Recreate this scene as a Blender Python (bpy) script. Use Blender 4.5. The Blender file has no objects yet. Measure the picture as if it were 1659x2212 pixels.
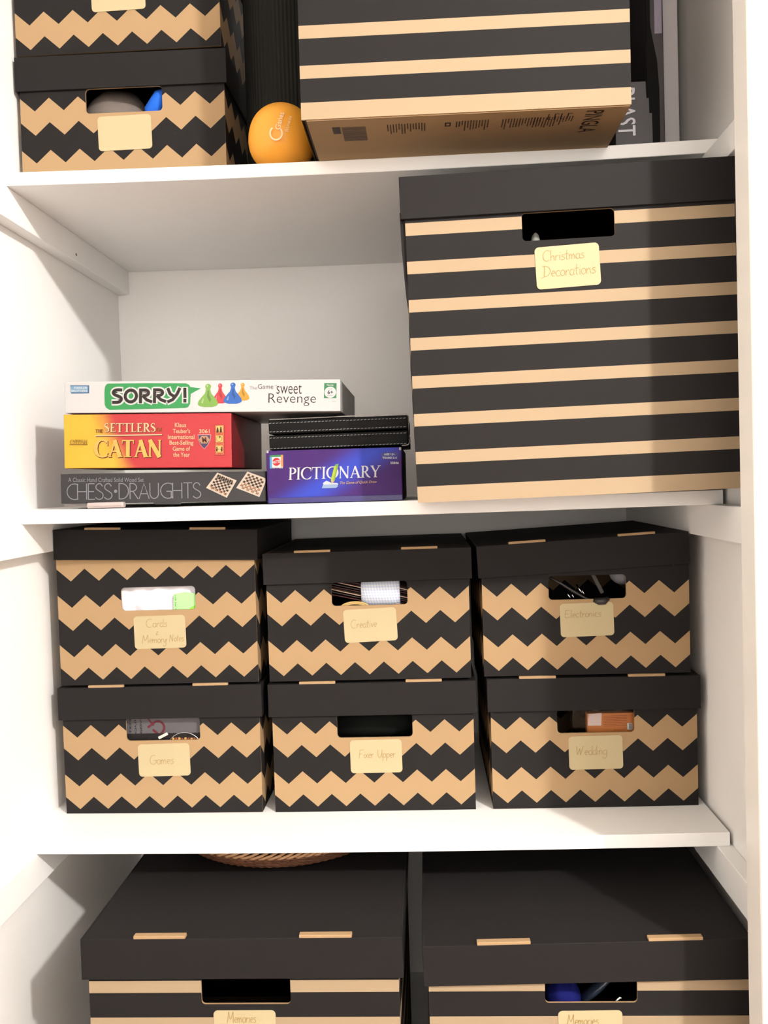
import bpy, bmesh, math, random
from mathutils import Vector, Matrix, Euler
PI = math.pi
random.seed(4)
C = bpy.context.scene.collection

# ------------------------------------------------------------------ camera
cam_d = bpy.data.cameras.new('camera')
cam = bpy.data.objects.new('camera', cam_d); C.objects.link(cam)
cam_d.sensor_fit = 'HORIZONTAL'; cam_d.sensor_width = 36.0
cam_d.lens = 1920.75 * 36.0 / 1659.0
cam_d.clip_start = 0.01
YAW, PITCH, ROLL = 0.04556, -0.03501, -0.03081
fwd = Vector((-math.sin(YAW)*math.cos(PITCH), math.cos(YAW)*math.cos(PITCH), math.sin(PITCH)))
r0 = Vector((math.cos(YAW), math.sin(YAW), 0)); u0 = r0.cross(fwd)
rt = r0*math.cos(ROLL) + u0*math.sin(ROLL)
up = -r0*math.sin(ROLL) + u0*math.cos(ROLL)
mt = Matrix((rt, up, -fwd)).transposed().to_4x4()
mt.translation = Vector((0.60035, -1.24956, 0.02702))
cam.matrix_world = mt
bpy.context.scene.camera = cam

# ------------------------------------------------------------------ world, lamp, exposure
W = bpy.data.worlds.new('room_light'); bpy.context.scene.world = W; W.use_nodes = True
bg = W.node_tree.nodes['Background']
bg.inputs[0].default_value = (1.0, 0.97, 0.93, 1); bg.inputs[1].default_value = 0.05
ld = bpy.data.lights.new('ceiling_lamp', 'POINT')
ld.energy = 325; ld.color = (1.0, 0.97, 0.93); ld.shadow_soft_size = 0.055
lo = bpy.data.objects.new('ceiling_lamp_light', ld); C.objects.link(lo)
lo.location = (2.05, -2.15, 1.35)
wd = bpy.data.lights.new('soft_room_fill', 'AREA')       # unseen fill light added behind the camera to soften the lamp's shadows
wd.shape = 'RECTANGLE'; wd.size = 1.5; wd.size_y = 1.3; wd.energy = 24; wd.color = (1.0, 0.965, 0.93)
wo = bpy.data.objects.new('soft_room_fill', wd); C.objects.link(wo)
wo.location = (0.9, -4.0, 0.45); wo.rotation_euler = (PI/2, 0, 0)
vs = bpy.context.scene.view_settings
vs.view_transform = 'Standard'; vs.look = 'None'; vs.exposure = 0.0; vs.gamma = 1.0
vs.use_curve_mapping = False
bpy.context.scene.cycles.max_bounces = 8

# ------------------------------------------------------------------ materials
def lin(c):
    return tuple(((v/255)/12.92 if v/255 <= 0.04045 else ((v/255+0.055)/1.055)**2.4) for v in c[:3]) + (1,)
MATS = {}
ALB = [1.0]      # the display colours below were read off a brightly exposed photograph; real albedo is lower
def pig(c):
    return tuple(v*ALB[0] for v in lin(c)[:3]) + (1,)
def nodes_of(name, rough=0.6, spec=0.3):
    m = bpy.data.materials.new(name); m.use_nodes = True
    n = m.node_tree; b = n.nodes['Principled BSDF']
    b.inputs['Roughness'].default_value = rough
    b.inputs['Specular IOR Level'].default_value = spec
    return m, n, b
def mth(n, op, a, b=None, c=None):
    k = n.nodes.new('ShaderNodeMath'); k.operation = op
    for i, v in enumerate((a, b, c)):
        if v is None: continue
        if isinstance(v, (int, float)): k.inputs[i].default_value = v
        else: n.links.new(v, k.inputs[i])
    return k.outputs[0]
def mixc(n, f, a, b, blend='MIX'):
    k = n.nodes.new('ShaderNodeMix'); k.data_type = 'RGBA'; k.blend_type = blend
    if isinstance(f, (int, float)): k.inputs[0].default_value = f
    else: n.links.new(f, k.inputs[0])
    for i, v in ((6, a), (7, b)):
        if isinstance(v, tuple): k.inputs[i].default_value = v
        else: n.links.new(v, k.inputs[i])
    return k.outputs[2]
def noise(n, scale, detail=3, vec=None, stretch=None):
    k = n.nodes.new('ShaderNodeTexNoise'); k.inputs['Scale'].default_value = scale
    k.inputs['Detail'].default_value = detail
    tc = n.nodes.new('ShaderNodeTexCoord'); v = tc.outputs['Object']
    if stretch:
        mp = n.nodes.new('ShaderNodeMapping'); mp.inputs['Scale'].default_value = stretch
        n.links.new(v, mp.inputs[0]); v = mp.outputs[0]
    n.links.new(v, k.inputs['Vector']); return k.outputs[0]
def bump(n, b, h, dist=0.0005, st=0.3):
    k = n.nodes.new('ShaderNodeBump'); k.inputs['Strength'].default_value = st
    k.inputs['Distance'].default_value = dist
    n.links.new(h, k.inputs['Height']); n.links.new(k.outputs[0], b.inputs['Normal'])
def plain(name, col, rough=0.6, spec=0.3, var=0.06, scale=60, metal=0, bmp=0.15, stretch=None):
    """colour with a little procedural mottling"""
    if name in MATS: return MATS[name]
    m, n, b = nodes_of(name, rough, spec)
    c = pig(col); f = noise(n, scale, 3, stretch=stretch)
    d = tuple(v*(1-var) for v in c[:3])+(1,); e = tuple(min(1, v*(1+var)) for v in c[:3])+(1,)
    n.links.new(mixc(n, f, d, e), b.inputs['Base Color'])
    b.inputs['Metallic'].default_value = metal
    if bmp: bump(n, b, f, 0.0004, bmp)
    MATS[name] = m; return m
BLACKC, TANC = (31, 29, 29), (160, 132, 98)
def xyz(n):
    tc = n.nodes.new('ShaderNodeTexCoord'); s = n.nodes.new('ShaderNodeSeparateXYZ')
    n.links.new(tc.outputs['Object'], s.inputs[0]); return s.outputs
TANS = (156, 136, 110)
def card_colour(n, b, mask, tanc=None):
    """mask 1 = bare kraft board, 0 = black ink"""
    f = noise(n, 900, 2); g = noise(n, 14, 3)
    t = lin(tanc or TANC); k = lin(BLACKC)
    tan = mixc(n, f, tuple(v*.93 for v in t[:3])+(1,), tuple(min(1, v*1.05) for v in t[:3])+(1,))
    tan = mixc(n, g, tan, tuple(v*.94 for v in t[:3])+(1,))
    blk = mixc(n, f, tuple(v*.9 for v in k[:3])+(1,), tuple(v*1.15 for v in k[:3])+(1,))
    n.links.new(mixc(n, mask, blk, tan), b.inputs['Base Color'])
    s = noise(n, 1, 2, stretch=(260, 260, 12)); bump(n, b, s, 0.0004, 0.12)
def chevron(axis, half):
    nm = 'chevron_print_%d' % axis
    if nm in MATS: return MATS[nm]
    m, n, b = nodes_of(nm, 0.66, 0.10); o = xyz(n)
    s = mth(n, 'ADD', o[axis], half)
    tri = mth(n, 'PINGPONG', s, 0.02221)                       # 0 at the peaks
    h = mth(n, 'MULTIPLY_ADD', tri, 0.0195/0.02221, o[2])
    ph = mth(n, 'SUBTRACT', h, 0.0277)
    fr = mth(n, 'MODULO', mth(n, 'ADD', ph, 0.78), 0.0775)
    # 0.78 / 0.0775 is not whole: shift the phase back
    fr = mth(n, 'MODULO', mth(n, 'ADD', ph, 0.0775*10), 0.0775)
    mask = mth(n, 'MULTIPLY', mth(n, 'LESS_THAN', fr, 0.0362), mth(n, 'GREATER_THAN', ph, 0))
    card_colour(n, b, mask); MATS[nm] = m; return m
def stripes():
    nm = 'stripe_print'
    if nm in MATS: return MATS[nm]
    m, n, b = nodes_of(nm, 0.66, 0.10); o = xyz(n); z = o[2]
    fr = mth(n, 'MODULO', mth(n, 'SUBTRACT', z, 0.0498-0.0486), 0.0486)
    a = mth(n, 'MULTIPLY', mth(n, 'LESS_THAN', fr, 0.0159), mth(n, 'GREATER_THAN', z, 0.04))
    mask = mth(n, 'MAXIMUM', a, mth(n, 'LESS_THAN', z, 0.0208))
    card_colour(n, b, mask, TANS); MATS[nm] = m; return m
def solid_card(nm, v):
    if nm in MATS: return MATS[nm]
    m, n, b = nodes_of(nm, 0.66, 0.10)
    vv = n.nodes.new('ShaderNodeValue'); vv.outputs[0].default_value = v
    card_colour(n, b, vv.outputs[0]); MATS[nm] = m; return m
black_card = lambda: solid_card('black_card', 0.0)
kraft = lambda: solid_card('kraft_card', 1.0)
def ink(name, col, rough=0.5): return plain(name, col, rough, 0.3, 0.02, 200, bmp=0)
white_paint = plain('white_melamine', (247, 246, 244), 0.45, 0.35, 0.012, 40, bmp=0.05)
wall_paint = plain('wall_paint', (246, 244, 241), 0.75, 0.2, 0.015, 90, bmp=0.25)
trim_paint = plain('trim_gloss_paint', (243, 240, 234), 0.35, 0.4, 0.01, 30, bmp=0.05)

# ------------------------------------------------------------------ mesh helpers
def newobj(name, bm, mats, parent=None, smooth=False):
    me = bpy.data.meshes.new(name)
    bmesh.ops.recalc_face_normals(bm, faces=bm.faces) if not getattr(bm, 'flat', 0) and not name.startswith('print') else None
    bm.to_mesh(me); bm.free()
    for m in (mats if isinstance(mats, (list, tuple)) else [mats]): me.materials.append(m)
    if smooth:
        for p in me.polygons: p.use_smooth = True
    o = bpy.data.objects.new(name, me); C.objects.link(o)
    if parent: o.parent = parent
    return o
def tag(o, label=None, cat=None, group=None, kind=None):
    if label: o['label'] = label
    if cat: o['category'] = cat
    if group: o['group'] = group
    if kind: o['kind'] = kind
    return o
def box(bm, x0, x1, y0, y1, z0, z1, mi=0, bev=0):
    t = bmesh.new()
    v = [t.verts.new(p) for p in ((x0,y0,z0),(x1,y0,z0),(x1,y1,z0),(x0,y1,z0),(x0,y0,z1),(x1,y0,z1),(x1,y1,z1),(x0,y1,z1))]
    for f in ((0,3,2,1),(4,5,6,7),(0,1,5,4),(1,2,6,5),(2,3,7,6),(3,0,4,7)): t.faces.new([v[i] for i in f])
    if bev: bmesh.ops.bevel(t, geom=t.edges[:], offset=bev, segments=2, affect='EDGES', profile=0.5)
    for f in t.faces: f.material_index = mi
    me = bpy.data.meshes.new('tmp'); t.to_mesh(me); t.free(); bm.from_mesh(me); bpy.data.meshes.remove(me)
def lathe(bm, prof, cx=0, cy=0, n=40, mi=0, jit=None):
    rings = []
    for r, z in prof:
        rings.append([bm.verts.new((cx+r*math.cos(2*PI*k/n), cy+r*math.sin(2*PI*k/n), z)) for k in range(n)])
    for a, b in zip(rings, rings[1:]):
        for k in range(n):
            f = bm.faces.new((a[k], a[(k+1)%n], b[(k+1)%n], b[k])); f.material_index = mi; f.smooth = True
    return rings
def tube(bm, pts, r, n=8, mi=0, flat=1.0):
    pts = [Vector(p) for p in pts]; rings = []
    for i, p in enumerate(pts):
        d = (pts[min(i+1, len(pts)-1)] - pts[max(i-1, 0)]).normalized()
        a = d.cross(Vector((0, 0, 1)));
        if a.length < 1e-3: a = d.cross(Vector((0, 1, 0)))
        a.normalize(); b = a.cross(d)
        rr = r[i] if isinstance(r, (list, tuple)) else r
        rings.append([bm.verts.new(p + a*rr*math.cos(2*PI*k/n) + b*rr*flat*math.sin(2*PI*k/n)) for k in range(n)])
    for a, b in zip(rings, rings[1:]):
        for k in range(n):
            f = bm.faces.new((a[k], a[(k+1)%n], b[(k+1)%n], b[k])); f.material_index = mi; f.smooth = True
    for rg in (rings[0], rings[-1]):
        f = bm.faces.new(rg); f.material_index = mi
def rrect(x0, x1, z0, z1, r, seg=6):
    out = []
    for cx, cz, a0 in ((x1-r, z0+r, -PI/2), (x1-r, z1-r, 0), (x0+r, z1-r, PI/2), (x0+r, z0+r, PI)):
        for k in range(seg+1):
            a = a0 + k*PI/2/seg; out.append((cx+r*math.cos(a), cz+r*math.sin(a)))
    return out
def plate(bm, outline, holes, y0, y1, mi_face=0, mi_edge=0):
    """vertical plate in the xz plane with holes, thickness y0..y1 (front at y0)"""
    t = bmesh.new()
    def loop(pts): 
        vs_ = [t.verts.new((p[0], y0, p[1])) for p in pts]
        for i in range(len(vs_)): t.edges.new((vs_[i], vs_[(i+1) % len(vs_)]))
    loop(outline)
    for h in holes: loop(h)
    bmesh.ops.triangle_fill(t, use_beauty=True, use_dissolve=False, edges=t.edges[:])
    if y1 != y0:
        r = bmesh.ops.extrude_face_region(t, geom=t.faces[:])
        bmesh.ops.translate(t, verts=[v for v in r['geom'] if isinstance(v, bmesh.types.BMVert)], vec=(0, y1-y0, 0))
    bmesh.ops.recalc_face_normals(t, faces=t.faces)
    for f in t.faces: f.material_index = mi_face if abs(f.normal.y) > .5 else mi_edge
    me = bpy.data.meshes.new('tmp'); t.to_mesh(me); t.free(); bm.from_mesh(me); bpy.data.meshes.remove(me)

class Thing:
    """an Empty at the base centre; children are modelled from the front-bottom-left corner"""
    def __init__(s, name, label, cat, pos, size, yaw=0, roll=0, pitch=0, group=None):
        s.w, s.d = size
        R = Matrix.Rotation(yaw, 3, 'Z') @ Matrix.Rotation(-roll, 3, 'Y') @ Matrix.Rotation(pitch, 3, 'X')
        s.e = bpy.data.objects.new(name, None); s.e.empty_display_size = 0.05; C.objects.link(s.e)
        s.e.location = Vector(pos) + R @ Vector((s.w/2, s.d/2, 0)); s.e.rotation_euler = R.to_euler()
        tag(s.e, label, cat, group)
    def part(s, name, bm, mats, parent=None, smooth=False, label=None):
        bmesh.ops.translate(bm, verts=bm.verts, vec=(-s.w/2, -s.d/2, 0))
        o = newobj(name, bm, mats, parent or s.e, smooth)
        if label: o['label'] = label
        return o

# ------------------------------------------------------------------ lettering
def arc(cx, cy, rx, ry, a0, a1, n=9):
    return [(cx+rx*math.cos(math.radians(a0+(a1-a0)*k/(n-1))), cy+ry*math.sin(math.radians(a0+(a1-a0)*k/(n-1)))) for k in range(n)]
def smooth_pts(pts, k=3):
    if len(pts) < 3: return pts
    out = []
    for i in range(len(pts)-1):
        p0 = pts[max(i-1, 0)]; p1 = pts[i]; p2 = pts[i+1]; p3 = pts[min(i+2, len(pts)-1)]
        for j in range(k):
            t = j/k
            out.append(tuple(.5*((2*p1[c]) + (-p0[c]+p2[c])*t + (2*p0[c]-5*p1[c]+4*p2[c]-p3[c])*t*t + (-p0[c]+3*p1[c]-3*p2[c]+p3[c])*t**3) for c in range(2)))
    out.append(pts[-1]); return out
# single-stroke hand: (advance, strokes); cap height 1, x height .5
H = {
 'A': (.75, [[(0,0),(.33,1),(.66,0)], [(.12,.35),(.54,.35)]]),
 'C': (.8, [arc(.42,.5,.42,.52,55,300,12)]),
 'D': (.8, [[(.12,0),(.15,.5),(.12,1)], [(-.05,.92)]+arc(.1,.5,.6,.47,85,-85,10)+[(-.12,-.08)]]),
 'E': (.7, [[(.1,1),(0,.5),(.05,.02)], [(0,.98),(.55,1.02)], [(0,.5),(.42,.53)], [(.04,.03),(.3,-.02),(.6,.1)]]),
 'F': (.65, [[(.08,1),(.03,.5),(0,0)], [(.06,.97),(.6,1.03)], [(.03,.5),(.42,.53)]]),
 'G': (.85, [arc(.42,.5,.42,.52,60,300,12)+[(.72,.2),(.78,.42)], [(.45,.44),(.8,.44)]]),
 'M': (1.0, [[(0,0),(.1,.95),(.15,.96),(.42,.3),(.7,.98),(.76,.95),(.84,0)]]),
 'N': (.8, [[(0,0),(.08,1)], [(.08,.96),(.52,.02)], [(.52,.02),(.6,1)]]),
 'U': (.75, [[(0,1),(.02,.35),(.2,.02),(.4,.1),(.55,.5),(.58,1)], [(.58,.9),(.6,0)]]),
 'W': (1.0, [[(0,1),(.17,.02)], [(.17,.02),(.4,.75)], [(.4,.75),(.52,.02)], [(.52,.02),(.82,1)]]),
 'a': (.5, [arc(.2,.24,.2,.25,60,330,10), [(.4,.48),(.38,.1),(.48,.02)]]),
 'c': (.42, [arc(.2,.25,.2,.25,50,310,9)]),
 'd': (.5, [arc(.2,.24,.2,.25,60,330,10), [(.42,1),(.38,.1),(.48,.02)]]),
 'e': (.45, [[(.02,.25),(.34,.3)]+arc(.2,.26,.17,.24,20,300,9)]),
 'g': (.5, [arc(.2,.24,.2,.25,60,330,10), [(.42,.48),(.42,-.2)]+arc(.2,-.22,.22,.24,0,-170,8)]),
 'h': (.48, [[(0,1),(.02,0)], [(.02,.25),(.15,.46),(.3,.4),(.36,0)]]),
 'i': (.22, [[(.06,.48),(.08,.0)], [(.08,.72),(.1,.75)]]),
 'l': (.22, [[(.06,1),(.06,.05),(.14,.0)]]),
 'm': (.7, [[(0,.48),(.02,0)], [(.02,.28),(.12,.47),(.22,.42),(.28,.02)], [(.28,.28),(.4,.47),(.5,.42),(.58,.02)]]),
 'n': (.48, [[(0,.48),(.02,0)], [(.02,.28),(.16,.47),(.3,.4),(.36,.02)]]),
 'o': (.48, [arc(.2,.25,.2,.25,90,450,12)]),
 'p': (.5, [[(.02,.5),(0,-.42)], arc(.2,.25,.2,.24,140,-150,10)]),
 'r': (.38, [[(.02,.48),(.03,0)], [(.03,.26),(.14,.44),(.3,.46)]]),
 's': (.42, [[(.34,.46),(.14,.5),(.06,.36),(.28,.24),(.34,.1),(.18,0),(0,.04)]]),
 't': (.38, [[(.14,.9),(.12,.1),(.26,.0)], [(-.04,.55),(.32,.58)]]),
 'v': (.42, [[(0,.48),(.15,.02)], [(.15,.02),(.36,.5)]]),
 'x': (.45, [[(0,.48),(.36,0)], [(.34,.5),(0,0)]]),
 'y': (.5, [[(0,.48),(.04,.15),(.18,.06),(.36,.48)], [(.38,.48),(.34,-.2)]+arc(.14,-.22,.2,.22,0,-160,7)]),
 '&': (.5, [[(.35,.1),(.1,.0),(.02,.2),(.3,.45),(.25,.62),(.1,.55)]]),
 ' ': (.4, []),
}
# geometric thin capitals
T = {
 'A': (.72, [[(0,0),(.33,1),(.66,0)], [(.11,.32),(.55,.32)]]),
 'C': (.70, [arc(.5,.5,.5,.5,62,298,14)]),
 'D': (.72, [[(0,0),(0,1)], [(0,1),(.16,1)]+arc(.16,.5,.46,.5,90,-90,12)+[(0,0)]]),
 'E': (.48, [[(.4,1),(0,1)], [(0,1),(0,0)], [(0,0),(.42,0)], [(0,.5),(.36,.5)]]),
 'G': (.80, [arc(.5,.5,.5,.5,55,305,14), [(.4,.46),(.7,.46)], [(.7,.46),(.7,.08)]]),
 'H': (.72, [[(0,0),(0,1)], [(.6,0),(.6,1)], [(0,.5),(.6,.5)]]),
 'R': (.60, [[(0,0),(0,1)], [(0,1),(.14,1)]+arc(.14,.74,.3,.26,90,-90,9)+[(0,.48)], [(.2,.48),(.52,0)]]),
 'S': (.58, [smooth_pts([(.46,.84),(.36,.97),(.2,1),(.05,.88),(.04,.70),(.16,.58),(.34,.47),(.48,.34),(.48,.14),(.34,.01),(.16,0),(0,.12)], 3)]),
 'T': (.62, [[(.28,0),(.28,1)], [(0,1),(.56,1)]]),
 'U': (.70, [[(0,1),(0,.32)]+arc(.28,.32,.28,.32,180,360,10)+[(.56,1)]]),
 'O': (1.02, [arc(.47,.5,.47,.5,90,450,24)]),
 'Y': (.66, [[(0,1),(.31,.45)], [(.62,1),(.31,.40),(.20,.16),(.0,.02)]]),
 '!': (.30, [[(.08,1),(.10,.34)], [(.10,.16),(.10,-.01)]]),
 '.': (.40, []), ' ': (.35, []),
}
# the same letters set heavier and tighter
B = dict(T)
B['S'] = (.78, [smooth_pts([(.60,.96),(.32,.97),(.12,.90),(.06,.74),(.18,.60),(.40,.50),(.58,.36),(.56,.16),(.38,.05),(.04,.04)], 4)])
B['O'] = (1.02, [arc(.44,.5,.37,.44,90,450,28)])
B['R'] = (.92, [[(.06,0),(.06,.99)], [(.06,.93),(.34,.93)]+arc(.34,.72,.25,.21,90,-90,9)+[(.24,.50)], [(.24,.48),(.46,.20),(.78,.05)]])
B['Y'] = (.98, [[(.02,1),(.16,.62),(.40,.44)], [(.78,1),(.62,.60),(.34,.18),(.04,.03)]])
B['!'] = (.36, [[(.14,1),(.16,.36)], [(.16,.16),(.16,.0)]])
STACK = [0]
def ribbon(bm, pts, w, y, mi=0, cap=True):
    """flat stroke in the xz plane; pts (x, z) or (x, z, width)"""
    STACK[0] = (STACK[0]+1) % 9; y = y-STACK[0]*1.6e-5      # strokes that cross never share a plane
    P = [Vector((p[0], p[1])) for p in pts]
    if (P[0]-P[-1]).length < 1e-6: cap = False
    Wd = [(p[2] if len(p) > 2 else w) for p in pts]
    L = []
    for i, p in enumerate(P):
        a = P[max(i-1, 0)]; b = P[min(i+1, len(P)-1)]
        d = (b-a)
        if d.length < 1e-9: d = Vector((1, 0))
        d.normalize(); nn = Vector((-d.y, d.x)); 
        e = 0
        if cap and i in (0, len(P)-1): e = Wd[i]*.25*(-1 if i == 0 else 1)
        q = p + d*e
        L.append((bm.verts.new((q.x+nn.x*Wd[i]/2, y, q.y+nn.y*Wd[i]/2)), bm.verts.new((q.x-nn.x*Wd[i]/2, y, q.y-nn.y*Wd[i]/2))))
    for a, b in zip(L, L[1:]):
        f = bm.faces.new((a[0], b[0], b[1], a[1])); f.material_index = mi
def strokes(bm, txt, font, x0, x1, z0, cap, w, y, mi=0, slant=0, rise=0, sm=False, mp=None):
    tot = sum(font[c][0] for c in txt) - .08
    sx = (x1-x0)/tot; x = 0
    mp = mp or (lambda a, b: (a, b))
    for c in txt:
        adv, st = font[c]
        if c == '.':
            disc(bm, mp, x0+(x+adv*.42)*sx, z0+.52*cap, cap*.11, y, mi)
        for s in st:
            q = smooth_pts(s) if sm else s
            ribbon(bm, [mp(x0+(x+p[0])*sx+slant*p[1]*cap, z0+p[1]*cap+rise*(x+p[0])*sx) for p in q], w, y, mi)
        x += adv
def poly(bm, pts, y, mi=0):
    t = bmesh.new()
    v = [t.verts.new((p[0], y, p[1])) for p in pts]
    for i in range(len(v)): t.edges.new((v[i], v[(i+1) % len(v)]))
    bmesh.ops.triangle_fill(t, use_beauty=True, use_dissolve=False, edges=t.edges[:])
    for f in t.faces:
        f.normal_update()
        if f.normal.y > 0: f.normal_flip()
        f.material_index = mi
    me = bpy.data.meshes.new('tmp'); t.to_mesh(me); t.free(); bm.from_mesh(me); bpy.data.meshes.remove(me)
def disc(bm, mp, x, z, r, y, mi=0, n=20, sx=1.0):
    poly(bm, [mp(x+r*sx*math.cos(2*PI*k/n), z+r*math.sin(2*PI*k/n)) for k in range(n)], y, mi)
def text(bm, s, x0, x1, z0, z1, y, mi=0, bold=0.0, shear=0.0, mp=None):
    """printed words in the built-in sans face, fitted to a rectangle"""
    cu = bpy.data.curves.new('t', 'FONT'); cu.body = s; cu.offset = bold; cu.shear = shear; cu.resolution_u = 3
    cu.align_x = 'CENTER'
    ob = bpy.data.objects.new('t', cu); C.objects.link(ob)
    dg = bpy.context.evaluated_depsgraph_get(); me = bpy.data.meshes.new_from_object(ob.evaluated_get(dg))
    xs = [v.co.x for v in me.vertices]; ys = [v.co.y for v in me.vertices]
    ax, bx, ay, by = min(xs), max(xs), min(ys), max(ys)
    mp = mp or (lambda a, b: (a, b))
    vv = []
    for v in me.vertices:
        a, b = mp(x0+(v.co.x-ax)/(bx-ax)*(x1-x0), z0+(v.co.y-ay)/(by-ay)*(z1-z0))
        vv.append(bm.verts.new((a, y, b)))
    for p in me.polygons:
        try:
            f = bm.faces.new([vv[i] for i in p.vertices]); f.material_index = mi
        except ValueError: pass
    C.objects.unlink(ob); bpy.data.objects.remove(ob); bpy.data.meshes.remove(me)
# serif capitals from stems, hairlines and swelling bowls
def serif(bm, s, x0, x1, z0, z1, y, mi=0, TK=.15, TN=.055, mp=None, grow=0):
    mp = mp or (lambda a, b: (a, b))
    def rib(pts):
        g.append([(p[0], p[1], (p[2] if len(p) > 2 else TN)) for p in pts])
    def stem(x, a=0, b=1, w=None, sb=True, st=True):
        w = w or TK; rib([(x, a, w), (x, b, w)])
        if sb: rib([(x-w*1.05, a+.02, .045), (x+w*1.05, a+.02, .045)])
        if st: rib([(x-w*1.05, b-.02, .045), (x+w*1.05, b-.02, .045)])
    def bowl(cx, cy, rx, ry, a0, a1, n=22):
        pts = []
        for k in range(n):
            a = math.radians(a0+(a1-a0)*k/(n-1))
            pts.append((cx+rx*math.cos(a), cy+ry*math.sin(a), TN+(TK*1.1-TN)*abs(math.cos(a))**1.5))
        rib(pts)
    G = []; x = 0
    for c in s:
        g = []
        if c == 'I': stem(.2); adv = .42
        elif c == 'T':
            stem(.4, st=False); rib([(.02, .965, .07), (.78, .965, .07)])
            rib([(.045, .97, .05), (.03, .76, .03)]); rib([(.755, .97, .05), (.77, .76, .03)]); adv = .8
        elif c == 'P': stem(.2); bowl(.3, .73, .3, .245, 90, -90); rib([(.2, .975), (.32, .975)]); rib([(.2, .485), (.32, .485)]); adv = .66
        elif c == 'R':
            stem(.2); bowl(.3, .73, .28, .245, 90, -90); rib([(.2, .975), (.32, .975)]); rib([(.2, .485), (.32, .485)])
            rib([(.38, .5, TK*.8), (.62, .12, TK), (.76, .02, TK*.6), (.84, .02, .04)]); adv = .82
        elif c == 'C':
            bowl(.5, .5, .44, .49, 48, 312); rib([(.80, .99, .03), (.82, .66, .045)]); rib([(.76, .08, .04), (.86, .26, .03)]); adv = .88
        elif c == 'O': bowl(.5, .5, .43, .485, 0, 360, 36); adv = 1.0
        elif c == 'N':
            stem(.16, w=TN*1.2); stem(.78, w=TN*1.2, sb=False); rib([(.14, 1, TK*1.1), (.78, .0, TK*1.1)]); adv = .96
        elif c == 'A':
            rib([(.1, 0, TN), (.42, .98, TN*1.4)]); rib([(.40, 1, TK), (.76, 0, TK*1.1)]); rib([(.2, .34), (.64, .34)])
            rib([(0, .02, .045), (.22, .02, .045)]); rib([(.6, .02, .045), (.92, .02, .045)]); adv = .86
        elif c == 'Y':
            stem(.42, 0, .48, st=False); rib([(.12, .98, TK), (.43, .42, TK)]); rib([(.42, .42, TN), (.74, .98, TN)])
            rib([(0, .98, .045), (.28, .98, .045)]); rib([(.6, .98, .045), (.86, .98, .045)]); adv = .84
        elif c == 'E':
            stem(.2); rib([(.2, .97), (.6, .97)]); rib([(.2, .03), (.62, .03)]); rib([(.2, .52), (.48, .52)])
            rib([(.59, .99, .03), (.61, .78, .04)]); rib([(.6, .01, .03), (.65, .24, .04)]); rib([(.48, .62, .03), (.48, .42, .03)]); adv = .68
        elif c == 'F':
            stem(.2); rib([(.2, .97), (.58, .97)]); rib([(.2, .52), (.46, .52)]); rib([(.57, .99, .03), (.6, .76, .04)]); adv = .62
        elif c == 'L': stem(.2); rib([(.2, .03), (.6, .03)]); rib([(.59, .01, .03), (.64, .26, .04)]); adv = .66
        elif c == 'H': stem(.2); stem(.66); rib([(.2, .52), (.66, .52)]); adv = .86
        elif c == 'S':
            rib(arcw := [(.5, .76, .04), (.44, .92, TN), (.28, .975, TN), (.12, .86, TK*.7), (.1, .7, TK*.9), (.3, .54, TK*1.2), (.5, .38, TK), (.52, .18, TK*.8), (.36, .03, TN), (.18, .04, TN), (.06, .24, .04)]); adv = .64
        else: adv = .4
        for st in g: G.append([(p[0]+x, p[1], p[2]+grow) for p in st])
        x += adv
    sx = (x1-x0)/x; sz = z1-z0; sw = (sx+sz)/2
    sw *= abs(mp(x0+1, z0)[0]-mp(x0, z0)[0])
    for st in G:
        ribbon(bm, [mp(x0+p[0]*sx, z0+p[1]*sz)+(p[2]*sw,) for p in st], 0, y, mi, cap=False)

# ------------------------------------------------------------------ room shell
WID, DEP = 1.02, 0.5218
def struct(name, boxes, mat):
    bm = bmesh.new()
    for b in boxes: box(bm, *b)
    return tag(newobj(name, bm, mat), kind='structure')
struct('wall_left', [(-0.06, 0, -0.192, DEP+0.05, -1.05, 1.2)], wall_paint)
struct('wall_right', [(WID, WID+0.06, -0.192, DEP+0.05, -1.05, 1.2)], wall_paint)
struct('wall_back', [(0, WID, DEP, DEP+0.05, -1.05, 1.2)], wall_paint)
struct('ceiling', [(-0.06, WID+0.06, -0.239, DEP+0.05, 1.2, 1.26)], wall_paint)
struct('floor', [(-0.06, WID+0.06, -0.192, DEP+0.05, -1.05, -0.971)], white_paint)
bm = bmesh.new(); box(bm, .969, 1.22, -.239, -.192, -1.3, 1.26, bev=.003)
tag(newobj('trim_1', bm, trim_paint), kind='structure')
bm = bmesh.new(); box(bm, -.22, .030, -.239, -.192, -1.3, 1.26, bev=.003)
tag(newobj('trim_2', bm, trim_paint), kind='structure')
# the room the closet opens into: it carries the lamp's light back on to the shelves
RX0, RX1, RY0, RZ1 = -.75, 4.3, -4.1, 1.50
carpet = plain('room_floor_boards', (120, 92, 70), .5, .3, .15, 6, bmp=.1, stretch=(1, 12, 1))
struct('floor_room', [(RX0, RX1, RY0, -.2, -1.14, -1.06)], carpet)
struct('ceiling_room', [(RX0, RX1, RY0, -.2, RZ1, RZ1+.05)], wall_paint)
struct('wall_room_left', [(RX0-.05, RX0, RY0, -.2, -1.1, RZ1)], wall_paint)
struct('wall_room_right', [(RX1, RX1+.05, RY0, -.2, -1.1, RZ1)], wall_paint)
struct('wall_room_back', [(RX0, RX1, RY0-.05, RY0, -1.1, RZ1)], wall_paint)
struct('wall_front', [(RX0, -.20, -.232, -.198, -1.1, RZ1), (1.20, RX1, -.232, -.198, -1.1, RZ1), (-.21, 1.21, -.232, -.198, 1.25, RZ1)], wall_paint)

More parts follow.
